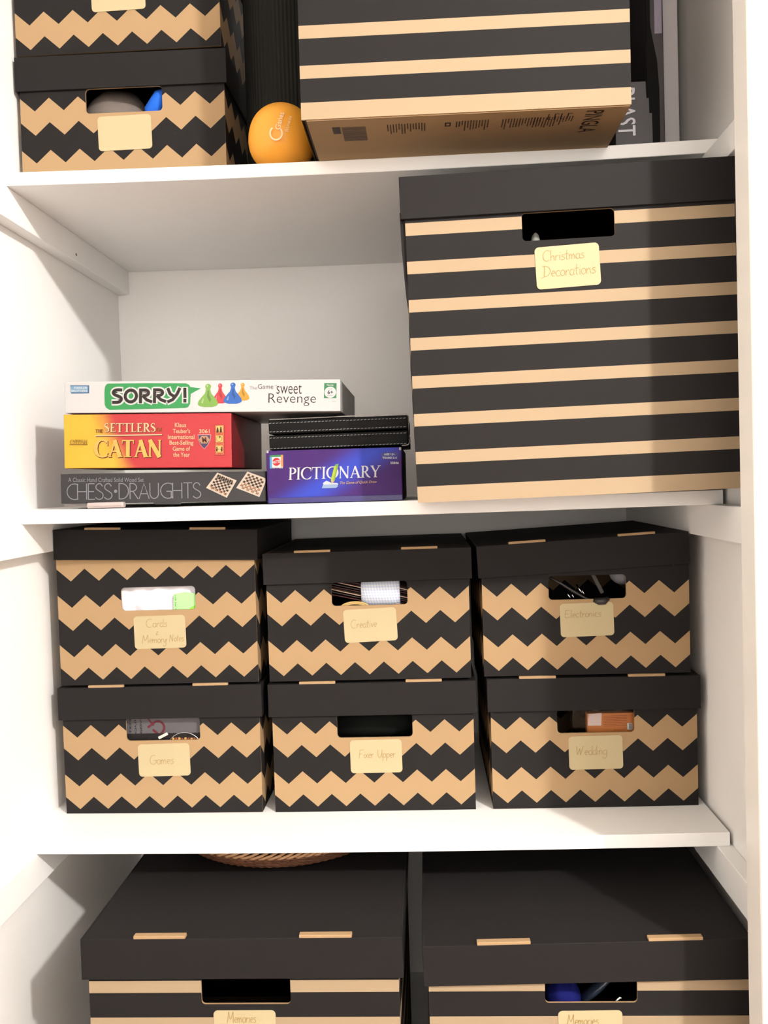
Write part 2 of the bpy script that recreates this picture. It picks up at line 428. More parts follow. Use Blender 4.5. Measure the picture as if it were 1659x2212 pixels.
# ------------------------------------------------------------------ shelves and their battens
def shelf(ztop, th, sag, x1, label):
    bm = bmesh.new(); n = 24; secs = []
    for k in range(n+1):
        x = x1*k/n; u = k/n; dz = -sag*4*u*(1-u)
        r = .0008
        prof = [(0+r, ztop), (0, ztop-r), (0, ztop-th+r), (r, ztop-th), (DEP-.001, ztop-th), (DEP-.001, ztop)]
        secs.append([bm.verts.new((x, p[0], p[1]+dz)) for p in prof])
    for a, b in zip(secs, secs[1:]):
        for i in range(6): bm.faces.new((a[i], b[i], b[(i+1) % 6], a[(i+1) % 6]))
    bm.faces.new(secs[0]); bm.faces.new(secs[-1])
    o = newobj('shelf', bm, white_paint); tag(o, label, 'shelf', 'white closet shelves'); return o
shelf(.4797, .0186, .0050, 1.018, 'white board shelf, top of the three, carrying the orange ball')
shelf(.0006, .0200, .0024, 1.0133, 'white board shelf in the middle, carrying the board games')
shelf(-.4803, .0194, .0030, 1.0145, 'white board shelf, lowest of the three, under the six zigzag boxes')
def batten(x0, x1, z0, z1, label, hole=None):
    bm = bmesh.new(); box(bm, x0, x1, -.190, DEP-.001, z0, z1, bev=.0012)
    o = newobj('shelf_batten', bm, white_paint); tag(o, label, 'batten', 'white shelf battens')
    if hole:
        h = bmesh.new(); disc(h, lambda a, b: (a, b), 0, 0, .0026, 0, 0, 14)
        bmesh.ops.rotate(h, verts=h.verts, matrix=Matrix.Rotation(PI/2, 3, 'Z'))
        bmesh.ops.translate(h, verts=h.verts, vec=hole)
        c = newobj('print_screw_hole', h, ink('hole_black', (12, 10, 9)), o); c.name = 'screw_hole'
batten(0, .0229, .4145, .4608, 'white batten with a screw hole under the left end of the top shelf', (.0231, .249, .4265))
batten(.997, WID, .4245, .4608, 'white batten under the right end of the top shelf')
batten(0, .0229, -.0665, -.0196, 'white batten under the left end of the games shelf')
batten(.997, WID, -.0665, -.0196, 'white batten under the right end of the games shelf, with a dark gap above')
batten(0, .0229, -.5490, -.4999, 'white batten under the left end of the lowest shelf')
batten(.997, WID, -.5490, -.4999, 'white batten under the right end of the lowest shelf')

# ------------------------------------------------------------------ storage boxes
ALB[0] = .46
label_m = plain('label_paper', (248, 228, 180), 0.7, 0.2, 0.02, 300, bmp=0.05)
pencil_m = ink('pencil', (208, 174, 106))
def name_label(t, x0, x1, z0, z1, lines, tilt=0.02):
    bm = bmesh.new()
    plate(bm, rrect(x0, x1, z0, z1, .0055), [], -.0008, -.0001)
    bmesh.ops.rotate(bm, verts=bm.verts, cent=((x0+x1)/2, 0, (z0+z1)/2), matrix=Matrix.Rotation(-tilt, 3, 'Y'))
    lb = t.part('name_label', bm, label_m)
    if lines:
        bm = bmesh.new()
        for (s, a, b, base, cap) in lines:
            ww = x1-x0; hh = z1-z0
            strokes(bm, s, H, x0+a*ww, x0+b*ww, z0+base*hh, cap*hh, .0007, -.0011, 0, slant=.08, sm=True)
        bmesh.ops.rotate(bm, verts=bm.verts, cent=((x0+x1)/2, 0, (z0+z1)/2), matrix=Matrix.Rotation(-tilt, 3, 'Y'))
        o = t.part('print_handwriting', bm, pencil_m, parent=lb); o.name = 'handwriting'
def carton(pos, size, hgt, kind, slot, slot_r, label, group, lid, lines=None, lab=None, tabs=None, yaw=0, roll=0, pitch=0, bottom=None, ltilt=.02, bottom_mat=None):
    """slot (x0,x1,z0,z1); lid (over_left, over_right, z_bottom, height, roll, lift)"""
    w, d = size; th = .003
    t = Thing('storage_box', label, 'storage box', pos, (w, d), yaw, roll, pitch, group)
    if kind == 'chev': mf, ms = chevron(0, w/2), chevron(1, d/2)
    else: mf = ms = stripes()
    K = kraft()
    bm = bmesh.new()
    plate(bm, [(0, 0), (w, 0), (w, hgt), (0, hgt)], [rrect(*slot, slot_r)], 0, th, 0, 2)
    box(bm, 0, w, d-th, d, 0, hgt, 0)
    # side walls bulge slightly outwards
    for sx, sgn in ((0, -1), (w, 1)):
        n = 8; P = []
        for k in range(n+1):
            y = th*.5 + (d-th)*k/n; row = []
            for j in range(5):
                z = hgt*j/4; b = .0035*math.sin(PI*min(1, k/n))*math.sin(PI*j/4)
                row.append((bm.verts.new((sx+sgn*b, y, z)), bm.verts.new((sx+sgn*(b-th), y, z))))
            P.append(row)
        for a in range(n):
            for j in range(4):
                for q in (0, 1):
                    f = bm.faces.new((P[a][j][q], P[a+1][j][q], P[a+1][j+1][q], P[a][j+1][q])); f.material_index = 1 if q == 0 else 3; f.smooth = True
    box(bm, th, w-th, th, d-th, 0.0005, th, 3)
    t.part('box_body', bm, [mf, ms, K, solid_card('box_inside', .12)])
    if bottom: bottom(t)
    # lid
    ol, orr, zb, lh, lroll, lift = lid
    lx0, lx1 = -ol, w+orr; y0, y1 = -.0045, d+.0045
    zt = zb+lh
    bm = bmesh.new()
    box(bm, lx0, lx1, y0, y0+th, zb, zt, 0, .0008); box(bm, lx0, lx1, y1-th, y1, zb, zt, 0, .0008)
    box(bm, lx0, lx0+th, y0+th*.5, y1-th*.5, zb, zt, 0, .0008); box(bm, lx1-th, lx1, y0+th*.5, y1-th*.5, zb, zt, 0, .0008)
    box(bm, lx0+th*.4, lx1-th*.4, y0+th*.4, y1-th*.4, zt-th, zt-.0004, 0)
    cent = Vector((lx0, 0, zb)) if lroll <= 0 else Vector((lx1, 0, zb))
    cent = Vector(((lx0+lx1)/2, 0, zb+lh/2))
    M = Matrix.Rotation(-lroll, 3, 'Y')
    bmesh.ops.rotate(bm, verts=bm.verts, cent=cent, matrix=M)
    bmesh.ops.translate(bm, verts=bm.verts, vec=(0, 0, lift))
    ld_ = t.part('lid', bm, black_card())
    for a, b, dp in (tabs or []):
        bm = bmesh.new(); box(bm, lx0+a, lx0+b, y0+.0004, y0+dp, zt-.002, zt+.0034, 0, .0009)
        bmesh.ops.rotate(bm, verts=bm.verts, cent=cent, matrix=M)
        bmesh.ops.translate(bm, verts=bm.verts, vec=(0, 0, lift))
        t.part('fold_tab', bm, K, parent=ld_)
    if lab: name_label(t, *lab, lines, ltilt)
    return t
CS = (.1005, .2170, .1150, .1515)
CL = (.118, .1995, .0590, .1100)
CT = [(.049, .105, .006), (.2135, .269, .006)]
CG = 'black and kraft zigzag boxes on the lowest shelf'
CG2 = 'black and kraft zigzag boxes on the top shelf'
def chev(x, y, z, label, group, lines, lid=(.005, .005, .1505, .0505, 0, 0), lab=CL, w=.311, **k):
    return carton((x, y, z), (w, .345), .1985, 'chev', CS, .006, label, group, lid, lines, lab, CT if z < 0 else None, **k)
Z3 = -.4825
chev(.0243, .108, Z3+.0003, 'zigzag box marked Games, bottom left of the six', CG, [('Games', .22, .68, .38, .27)], ltilt=.013)
chev(.3552, .108, Z3-.0008, 'zigzag box marked Fixer Upper, bottom middle of the six', CG, [('Fixer', .17, .45, .46, .24), ('Upper', .53, .87, .46, .24)], lab=(.1195, .1995, .0600, .1115), ltilt=.006)
chev(.6927, .106, Z3+.0010, 'zigzag box marked Wedding, bottom right of the six, orange packet inside', CG, [('Wedding', .13, .70, .44, .26)], lab=(.117, .1985, .0590, .1105), ltilt=.012)
Z4 = Z3+.2048
chev(.0252, .107, Z4, 'zigzag box marked Cards and Memory Notes, white packet in its slot', CG,
     [('Cards', .24, .64, .66, .24), ('&', .42, .47, .42, .16), ('Memory', .15, .62, .17, .24), ('Notes', .68, .95, .2, .21)], lid=(.0015, .0065, .1505+.043, .047, -.026, 0), lab=(.119, .200, .0555, .1065), ltilt=.012)
chev(.3535, .107, Z4-.0004, 'zigzag box marked Creative, blue gingham roll in its slot', CG, [('Creative', .13, .62, .44, .24)], lid=(.004, .005, .1515, .048, .006, 0), ltilt=.035)
chev(.6845, .106, Z4+.0010, 'zigzag box marked Electronics with tilted lid, top right of the six', CG, [('Electronics', .09, .76, .58, .22)],
     lid=(.0065, .0005, .1580, .0490, .045, 0), lab=(.117, .1975, .0585, .1095), ltilt=.02)
chev(.0085, .087, .4776, 'zigzag box with a blank label, grey and blue cloth in its slot', CG2, None, roll=-.006, ltilt=.015)
chev(.0070, .087, .6822, 'zigzag box cut off by the top of the photo, stacked on the blank-labelled box', CG2, None, ltilt=.015)

BS = (.1480, .2645, .3260, .3610)
BL_ = (.163, .2440, .2650, .3180)
BT = [(.070, .138, .010), (.286, .354, .010)]
BG = 'large black and kraft striped boxes'
def big(x, y, z, label, lines, lid=(.0075, .0065, .3615, .0535, 0, 0), lab=BL_, w=.404, **k):
    return carton((x, y, z), (w, .46), .398, 'str', BS, .005, label, BG, lid, lines, lab, BT if z < -.5 else None, **k)
big(.5922, -.100, -.0028, 'large striped box marked Christmas Decorations on the games shelf', [('Christmas', .12, .76, .66, .24), ('Decorations', .10, .92, .28, .27)],
    lid=(.0055, .0030, .3615, .0535, 0, 0), roll=.0165, pitch=.004, w=.414, ltilt=.028)
xb = [o for o in C.objects if o.name.startswith('storage_box')][-1]
bm = bmesh.new(); plate(bm, [(-.0065, .372), (.001, .372), (.001, .272), (-.0022, .288), (-.0060, .325)], [], .004, .30)
bmesh.ops.translate(bm, verts=bm.verts, vec=(-.207, -.23, 0))
newobj('lid_side_flap', bm, black_card(), [c for c in xb.children if c.name.startswith('lid')][0])
big(.1448, -.130, -.971, 'large striped box marked Memories under the wicker tray, at bottom left', [('Memories', .22, .68, .70, .26)], w=.405, ltilt=.0)
big(.5880, -.130, -.971, 'large striped box marked Memories at bottom right, navy cloth in its slot', [('Memories', .14, .62, .66, .24)],
    lid=(.0065, .0035, .3540, .0520, .018, 0), lab=(.164, .245, .263, .316), w=.405, ltilt=.01)
# printed underside of the upper striped box
dark_ink = ink('stamp_ink', (74, 52, 40)); grey_ink = ink('stamp_grey', (98, 84, 78))
def underside(t):
    rnd = random.Random(3)
    K = kraft()
    bm = bmesh.new(); box(bm, .006, t.w-.001, .002, .24, -.0012, .0002, 0)
    fl = t.part('bottom_flap', bm, K)
    bm = bmesh.new()
    # flat print, laid out on x (right) and v (towards the back), then turned face down
    def bar(a, b, c, d, mi=0): poly(bm, [(a, c), (b, c), (b, d), (a, d)], 0, mi)
    x = .046
    for k in range(26):
        bar(.0475, .0780, .026+k*.0018, .026+k*.0018+(.0006+.0008*rnd.random()), 1)
    bar(.0355, .0455, .024, .046, 0)
    for col in (.105, .192, .250, .290):
        for k in range(14 if col != .192 else 12):
            xx = col+k*.0036; a = .022+.002*rnd.random(); b = a+.012+.02*rnd.random()
            v = a
            while v < b:
                q = v+.001+.002*rnd.random(); bar(xx, xx+.0016, v, q, 0); v = q+.0007
    plate_pts = [(.178, .026), (.1855, .026), (.1855, .038), (.178, .038)]
    poly(bm, plate_pts, 0, 0); poly(bm, [(.1798, .029), (.184, .029), (.184, .035), (.1798, .035)], -.0001, 2)
    for k in range(4):
        bar(.306+k*.008, .3075+k*.008, .014, .032, 0); bar(.306+k*.008, .3115+k*.008, .014 if k % 2 else .030, .0155 if k % 2 else .0315, 0)
    # the name runs towards the back: turn the word a quarter
    text(bm, 'PINGLA', .010, .078, .352, .374, -.0001, 0, .01, mp=lambda a, b: (b, a))
    for v in bm.verts: v.co = Vector((v.co.x, v.co.z, -.0014+v.co.y*.5))
    for f in bm.faces:
        f.normal_update()
        if f.normal.z > 0: f.normal_flip()
    o = t.part('print_underside', bm, [dark_ink, grey_ink, K], parent=fl); o.name = 'stamped_print'; o['kind'] = 'stuff'
big(.4622, -.138, .4762, 'large striped box without a label, overhanging the top shelf above the games', None, lab=None, w=.404, bottom=underside, roll=-.002)

# ------------------------------------------------------------------ things seen through the box slots
ALB[0] = .8
def item(name, bm, mat, label, cat, smooth=False):
    return tag(newobj(name, bm, mat, smooth=smooth), label, cat)
def blob(bm, c, r, seed=0, amp=.08, n=24, mi=0, squash=(1, 1, 1)):
    rnd = random.Random(seed); ph = [rnd.random()*6 for _ in range(6)]
    rows = []
    for i in range(1, n):
        th = PI*i/n; row = []
        for k in range(n*2):
            a = PI*k/n
            d = 1+amp*(math.sin(3*a+ph[0]+2*th)*.6+math.sin(5*th+ph[1]+a)*.5+math.sin(7*a-4*th+ph[2])*.3)
            row.append(bm.verts.new((c[0]+r[0]*d*math.sin(th)*math.cos(a), c[1]+r[1]*d*math.sin(th)*math.sin(a), c[2]+r[2]*d*math.cos(th))))
        rows.append(row)
    for a, b in zip(rows, rows[1:]):
        for k in range(n*2):
            f = bm.faces.new((a[k], a[(k+1) % (n*2)], b[(k+1) % (n*2)], b[k])); f.smooth = True; f.material_index = mi
    bm.faces.new(rows[0]); bm.faces.new(rows[-1])
# top-left box: grey and blue cloth
bm = bmesh.new(); blob(bm, (.138, .150, .573), (.056, .050, .078), 1, .03)
item('folded_cloth', bm, plain('grey_cloth', (122, 112, 106), .9, .1, .15, 500, bmp=.6), 'grey rounded cloth seen through the slot of the blank-labelled box', 'cloth')
bm = bmesh.new(); tube(bm, [(.197, .118, .578), (.205, .112, .600), (.219, .110, .616), (.245, .112, .626)], [.008, .0145, .016, .013], 12)
item('cloth_strap', bm, plain('blue_cloth', (44, 110, 225), .85, .1, .1, 500, bmp=.5), 'bright blue curled strap in the slot of the blank-labelled box', 'strap')
# Cards box: white plastic packet with green end
t = Thing('plastic_packet', 'white plastic packet with green printed end, in the Cards and Memory Notes box', 'packet', (.125, .113, Z4+.06), (.150, .03))
bm = bmesh.new()
n = 26; G_ = []
for i in range(n+1):
    row = []
    for j in range(9):
        x = -.012+.150*i/n; z = .02+.080*j/8
        y = .003+.0022*math.sin(i*1.1+j*.6)+.0018*math.sin(i*.37+j*1.9)+.02*max(0, (z-.085)/.02)**2*.2
        row.append(bm.verts.new((x, y, z)))
    G_.append(row)
for i in range(n):
    for j in range(8):
        f = bm.faces.new((G_[i][j], G_[i+1][j], G_[i+1][j+1], G_[i][j+1])); f.smooth = True
box(bm, -.012, .138, .012, .03, .0, .10)
pk = t.part('wrapper', bm, plain('white_plastic', (245, 242, 250), .3, .5, .02, 80, bmp=.1))
bm = bmesh.new(); poly(bm, [(.0810, .045), (.116, .045), (.116, .079), (.100, .082), (.082, .079)], -.0012)
ge = t.part('print_green_end', bm, ink('green_print', (178, 246, 160))); ge.name = 'green_end'
bm = bmesh.new(); poly(bm, [(.094, .0475), (.117, .0475), (.117, .062), (.110, .058)], -.0016, 0)
text(bm, 'nd to Sn', .0490, .0770, .0836, .0860, -.0017, 1, .02, mp=lambda a, b: (b, .126-a))
g2 = t.part('print_green_corner', bm, [ink('green_print_deep', (140, 222, 70)), ink('green_words', (70, 150, 70))], parent=ge); g2.name = 'printed_words'
# Creative box: paper sheets, gingham roll, rope
for k in range(9):
    bm = bmesh.new(); box(bm, 0, .150, 0, .15, -.0006, .0006)
    o = newobj('paper_sheet', bm, plain('sheet_dark_%d' % (k % 3), [(70, 30, 32), (58, 52, 50), (200, 170, 150)][k % 3], .6, .3, .05, 60, bmp=0))
    o.location = (.455, .122+.002*(k % 2), Z4+.124+k*.0042); o.rotation_euler = (0, .22+.01*(k % 3), 0)
    o.location.x -= .018; o.location.z += .010
    hue = ('dark red', 'charcoal', 'pinkish tan')[k % 3]
    tag(o, 'thin %s sheet in the tilted pile inside the Creative box' % hue, 'paper', '%s sheets inside the Creative box' % hue)
def gingham():
    m, n, b = nodes_of('gingham_cloth', .85, .1); o = xyz(n)
    a = mth(n, 'LESS_THAN', mth(n, 'MODULO', mth(n, 'ADD', mth(n, 'MULTIPLY_ADD', o[2], .18, o[0]), 1), .0044), .0022)
    c = mth(n, 'LESS_THAN', mth(n, 'MODULO', mth(n, 'ADD', o[2], 1), .0044), .0022)
    s = mth(n, 'MULTIPLY', mth(n, 'ADD', a, c), .5)
    n.links.new(mixc(n, s, pig((240, 244, 252)), pig((196, 208, 236))), b.inputs['Base Color'])
    bump(n, b, noise(n, 700), .0004, .4); return m
bm = bmesh.new()
prof = [(.0, -.028), (.021, -.028), (.026, -.018), (.027, 0), (.0265, .018), (.023, .031), (.0, .032)]
n = 28
rings = []
for k in range(n+1):
    u = k/n; x = u*.060; r = 1-.22*(abs(u-.5)*2)**4
    rings.append([bm.verts.new((x, .022*r*math.cos(a)*-1*(1+.05*math.sin(3*a+u*4)), .026*r*math.sin(a))) for a in [2*PI*j/24 for j in range(24)]])
for a, b in zip(rings, rings[1:]):
    for j in range(24):
        f = bm.faces.new((a[j], a[(j+1) % 24], b[(j+1) % 24], b[j])); f.smooth = True
bm.faces.new(rings[0]); bm.faces.new(rings[-1])
gr = item('cloth_roll', bm, gingham(), 'rolled pale blue gingham cloth in the slot of the Creative box', 'cloth')
gr.location = (.4985, .135, Z4+.133)
bm = bmesh.new()
for k in range(20): pass
ring = [(.023*math.cos(a), .0, .0105*math.sin(a)) for a in [PI*j/24 for j in range(25)]]
tube(bm, ring, .0016, 7)
tube(bm, [(p[0]*.93, p[1]-.0015, p[2]*.9-.0012) for p in ring], .0012, 7)
o = item('jute_loop', bm, plain('jute', (205, 172, 112), .9, .1, .25, 900, bmp=.8), 'thin loop of tan jute cord at the bottom of the Creative box slot', 'cord')
o.location = (.489, .1135, Z4+.1085)
# Electronics box: cable, chrome prongs, mouse-like grey shell
bm = bmesh.new(); tube(bm, [(.789, .118, Z4+.149), (.806, .117, Z4+.139), (.824, .116, Z4+.127), (.842, .114, Z4+.116), (.856, .112, Z4+.110), (.866, .113, Z4+.111)], .0022, 8)
item('black_cable', bm, plain('black_rubber', (40, 38, 37), .45, .5, .1, 90, bmp=0), 'black cable running slantwise in the slot of the Electronics box', 'cable')
bm = bmesh.new(); tube(bm, [(.853, .1075, Z4+.114), (.860, .104, Z4+.1125), (.868, .1035, Z4+.1128), (.875, .107, Z4+.116)], [.0035, .0055, .0055, .003], 10)
item('black_plug', bm, MATS['black_rubber'], 'small black plug lying over the lower edge of the Electronics slot', 'plug')
for k, (a, b, c, d) in enumerate([(.8145, .127, .8215, .113), (.8215, .126, .8265, .114), (.831, .136, .8385, .1215), (.8375, .131, .8415, .1205)]):
    bm = bmesh.new(); tube(bm, [(a, .128, Z4+b), (c, .122, Z4+d)], .0010 if k % 2 else .0014, 6)
    item('chrome_pin', bm, plain('chrome', (235, 235, 238), .12, .6, .02, 40, metal=1, bmp=0), 'shiny chrome pin inside the Electronics box', 'pin')['group'] = 'chrome pins inside the Electronics box'
bm = bmesh.new(); blob(bm, (.905, .138, Z4+.151), (.022, .02, .018), 5, .01, 14)
item('grey_shell', bm, plain('grey_plastic', (120, 122, 130), .5, .4, .05, 200, bmp=.1), 'rounded grey plastic shell at the right of the Electronics slot', 'gadget')
bm = bmesh.new(); box(bm, 0, .006, 0, .003, 0, .034, 0, .001)
o = item('dark_strap', bm, plain('dark_strap', (70, 68, 66), .6, .3, .1, 200, bmp=.1), 'dark flat strap inside the Electronics box', 'strap')
o.location = (.868, .128, Z4+.120); o.rotation_euler = (0, -.45, 0)
# Games box: tin and dark game box with print
t = Thing('game_pouch', 'dark grey printed games pouch inside the Games box', 'pouch', (.118, .118, Z3+.08), (.135, .02))
bm = bmesh.new(); box(bm, 0, .135, 0, .02, 0, .078, 0, .003)
t.part('pouch_body', bm, plain('dark_pouch', (92, 90, 94), .5, .4, .08, 90, bmp=.1))
bm = bmesh.new(); R_ = lambda a, b: (.055+(a*.74+b*.67), .066+(-a*.67+b*.74)*1.0)
ribbon(bm, [R_(-.012, .010), R_(-.012, -.010), R_(.000, -.012)], .0035, -.0004, 0)
ribbon(bm, [R_(.020, -.018), R_(.004, -.018), R_(.004, -.018)], .0035, -.0004, 0)
ribbon(bm, [R_(*p) for p in [(-.004, -.020)]+arc(.008, -.010, .010, .010, 180, 0, 9)+[(.018, -.020)]], .0035, -.0004, 0)
for k in range(3):
    text(bm, ('TENSI', 'QUID', 'GENCE')[k], .030, .062, -.0115-k*.0085, -.0085-k*.0085, -.0005, 1, .01, mp=lambda a, b: (-b, a+.014))
text(bm, 'ncards', .006, .034, .028, .033, -.0005, 2)
o = t.part('print_pouch', bm, [ink('maroon_print', (96, 30, 44)), ink('soft_black', (24, 23, 24)), ink('pale_print', (190, 170, 168))]); o.name = 'printed_words'
bm = bmesh.new(); box(bm, .0, .135, -.0008, .0008, .0, .044, 0)
t.part('dark_base', bm, plain('soft_black_card', (22, 20, 21), .5, .3, .1, 60, bmp=0))
t = Thing('game_tin', 'round game tin with silver rim in the slot of the Games box', 'tin', (.184, .113, Z3+.075), (.060, .010))
bm = bmesh.new(); tube(bm, [(.030+.0285*math.cos(a), .003, .0215+.0285*math.sin(a)) for a in [2*PI*j/40 for j in range(41)]], .0007, 6)
t.part('rim', bm, MATS['chrome'])
bm = bmesh.new(); plate(bm, [(.030+.028*math.cos(a), .0215+.028*math.sin(a)) for a in [2*PI*j/40 for j in range(40)]], [], .003, .009)
t.part('tin_face', bm, MATS['soft_black_card'])
bm = bmesh.new(); rnd = random.Random(5)
for k in range(9):
    a = .010+k*.0048; poly(bm, [(a, .034), (a+.004, .034), (a+.0042, .0405+.002*rnd.random()), (a+.001, .041+.002*rnd.random())], .0028, k % 2)
o = t.part('print_tin', bm, [ink('tan_print', (216, 160, 90)), ink('rust_print', (150, 86, 50))]); o.name = 'printed_band'
bm = bmesh.new(); box(bm, 0, .016, 0, .002, 0, .0042, 0)
o = item('paper_tag', bm, ink('tag_white', (228, 216, 208)), 'small white paper tag beside the tin in the Games box', 'tag'); o.location = (.1745, .1135, Z3+.1155); o.rotation_euler = (0, -.45, 0)
# Fixer Upper box: dark tool roll
bm = bmesh.new(); tube(bm, [(.44, .17, Z3+.118), (.50, .165, Z3+.122), (.60, .17, Z3+.125)], .022, 16)
item('dark_tool_roll', bm, plain('dark_fabric', (20, 22, 20), .9, .1, .1, 300, bmp=.4), 'dark rolled fabric barely visible in the Fixer Upper slot', 'fabric')
# Wedding box: orange packet in clear case
t = Thing('orange_packet', 'orange printed packet with white sticker in a clear case, in the Wedding box', 'packet', (.8365, .120, Z3+.075), (.085, .02))
bm = bmesh.new(); box(bm, .005, .080, .004, .018, 0, .066, 0, .001)
ob = t.part('card_sleeve', bm, plain('orange_card', (226, 136, 62), .45, .4, .08, 120, bmp=.05))
bm = bmesh.new()
poly(bm, [(.006, .047), (.0265, .047), (.0275, .0665), (.0075, .0655)], .0034, 0)
for k in range(7): poly(bm, [(.030, .0455+k*.0026), (.066, .0462+k*.0026), (.066, .0470+k*.0026), (.030, .0463+k*.0026)], .0034, 1)
ribbon(bm, [(.046, .040), (.062, .040), (.062, .0465), (.046, .0465), (.046, .040)], .0005, .0033, 1)
poly(bm, [(.066, .040), (.074, .040), (.074, .050), (.066, .050)], .0034, 2)
for k in range(3): poly(bm, [(.069+k*.0016, .041), (.0697+k*.0016, .041), (.0697+k*.0016, .0495), (.069+k*.0016, .0495)], .0032, 3)
o = t.part('print_packet', bm, [ink('sticker_pink_white', (250, 226, 214)), ink('rust_words', (176, 88, 36)), ink('white_ink', (240, 238, 232)), ink('soft_black2', (40, 36, 36))], parent=ob); o.name = 'printed_sticker'
m, n_, b_ = nodes_of('clear_case', .08, .5); b_.inputs['Transmission Weight'].default_value = 1; b_.inputs['IOR'].default_value = 1.25
b_.inputs['Base Color'].default_value = (.95, .95, .97, 1)
bm = bmesh.new(); box(bm, -.018, .0835, .000, .0015, 0, .074, 0, .0006); box(bm, -.018, -.0165, .001, .019, 0, .074, 0, .0005); box(bm, -.018, .0835, .001, .019, .0725, .074, 0, .0005)
t.part('clear_case', bm, m)
# Christmas box: pale bauble glint; Memories box: navy cloth and cord
bm = bmesh.new(); blob(bm, (.7570, -.055, .335), (.006, .006, .013), 2, .05, 12)
item('grey_ornament', bm, plain('grey_felt', (150, 150, 142), .7, .2, .1, 200, bmp=.1), 'small grey upright thing in the slot of the Christmas Decorations box', 'ornament')
bm = bmesh.new(); blob(bm, (.765, -.085, -.665), (.024, .03, .030), 8, .06, 18)
item('navy_cloth', bm, plain('navy_cloth', (22, 26, 96), .9, .1, .1, 400, bmp=.5), 'crumpled navy cloth at the left of the right Memories slot', 'cloth')
bm = bmesh.new()
tube(bm, [(.790, -.090, -.664), (.812, -.092, -.645), (.832, -.096, -.622)], [.012, .011, .008], 12, flat=.5)
item('dark_glossy_folder', bm, plain('dark_blue_plastic', (44, 54, 70), .3, .5, .1, 60, bmp=0), 'dark glossy bluish roll slanting inside the right Memories box', 'folder')
bm = bmesh.new(); tube(bm, [(.826, -.122, -.649), (.829, -.123, -.645), (.832, -.1225, -.643), (.8335, -.121, -.6445)], .0009, 6)
item('white_string', bm, ink('string_white', (225, 225, 220)), 'tiny white string end at the edge of the right Memories slot', 'string')

# ------------------------------------------------------------------ board games
ALB[0] = .46
def art(corners, w, h):
    """maps print-layout units (the measured face) to the face of the box"""
    (ax, ay), (bx, by), (cx, cy), (dx, dy) = corners      # TL TR BR BL
    def f(u, v):
        for _ in range(1):
            s = (u-(ax+dx)/2)/((bx+cx)/2-(ax+dx)/2)
            top = ay+(by-ay)*s; bot = dy+(cy-dy)*s
            k = (v-top)/(bot-top)
            l = ax+(dx-ax)*k; r = bx+(cx-bx)*k
            s = (u-l)/(r-l)
        return (s*w, (1-k)*h)
    return f
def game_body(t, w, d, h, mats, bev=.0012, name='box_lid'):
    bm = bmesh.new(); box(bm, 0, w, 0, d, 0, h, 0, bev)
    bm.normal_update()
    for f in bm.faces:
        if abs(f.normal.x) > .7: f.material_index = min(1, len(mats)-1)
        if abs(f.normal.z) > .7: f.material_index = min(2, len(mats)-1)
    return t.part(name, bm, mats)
# --- white game at the top
w, h, d = .3975, .0453, .262
t = Thing('board_game', 'white board game box with green speech balloon and printed pawns, topmost of the stack', 'board game', (.0881, .012, .1382), (w, d), roll=-.0268, group='stacked board games')
wht = plain('white_box_paper', (246, 244, 244), .45, .4, .015, 50, bmp=.03)
game_body(t, w, d, h, [wht, wht, wht])
A = art(((136, 825), (733, 818), (735, 890), (138, 893)), w, h)
bm = bmesh.new(); E_ = -.0003
poly(bm, [A(*p) for p in [(232+0, 829)]+[(228, 831), (225, 836), (224, 848), (225, 874), (228, 881), (236, 886), (318, 884), (400, 882), (407, 880), (411, 873), (412, 851), (434, 839), (411, 836), (408, 831), (401, 828), (316, 828)]], E_, 0)
o = t.part('print_balloon', bm, ink('logo_green', (62, 172, 96))); o.name = 'green_speech_balloon'
bm = bmesh.new()
strokes(bm, 'SORRY!', B, 242, 404, -871, 29, .0090, E_*2, 0, mp=lambda a, b: A(a, -b-(a-236)*.015))
o2 = t.part('print_title_halo', bm, ink('halo_white', (250, 250, 250)), parent=o); o2.name = 'title_outline'
bm = bmesh.new()
strokes(bm, 'SORRY!', B, 242, 404, -871, 29, .0044, E_*4, 0, mp=lambda a, b: A(a, -b-(a-236)*.015))
o2 = t.part('print_title', bm, ink('title_black', (46, 36, 30)), parent=o); o2.name = 'title_lettering'
bm = bmesh.new()
poly(bm, [A(149, 833), A(190.5, 833), A(190.5, 850), A(151, 850.5)], E_, 0)
poly(bm, [A(150, 834.5), A(188.5, 834.5), A(188.5, 848), A(150, 848.5)], E_*2, 2)
text(bm, 'PARKER', 158, 187, -841, -835.5, E_*3, 1, .03, mp=lambda a, b: A(a, -b)); text(bm, 'BROTHERS', 152, 187, -847.5, -842.5, E_*3, 1, .03, mp=lambda a, b: A(a, -b))
o = t.part('print_maker', bm, [ink('maker_blue', (62, 112, 170)), ink('maker_white', (236, 246, 252)), ink('maker_light', (140, 190, 225))]); o.name = 'maker_badge'
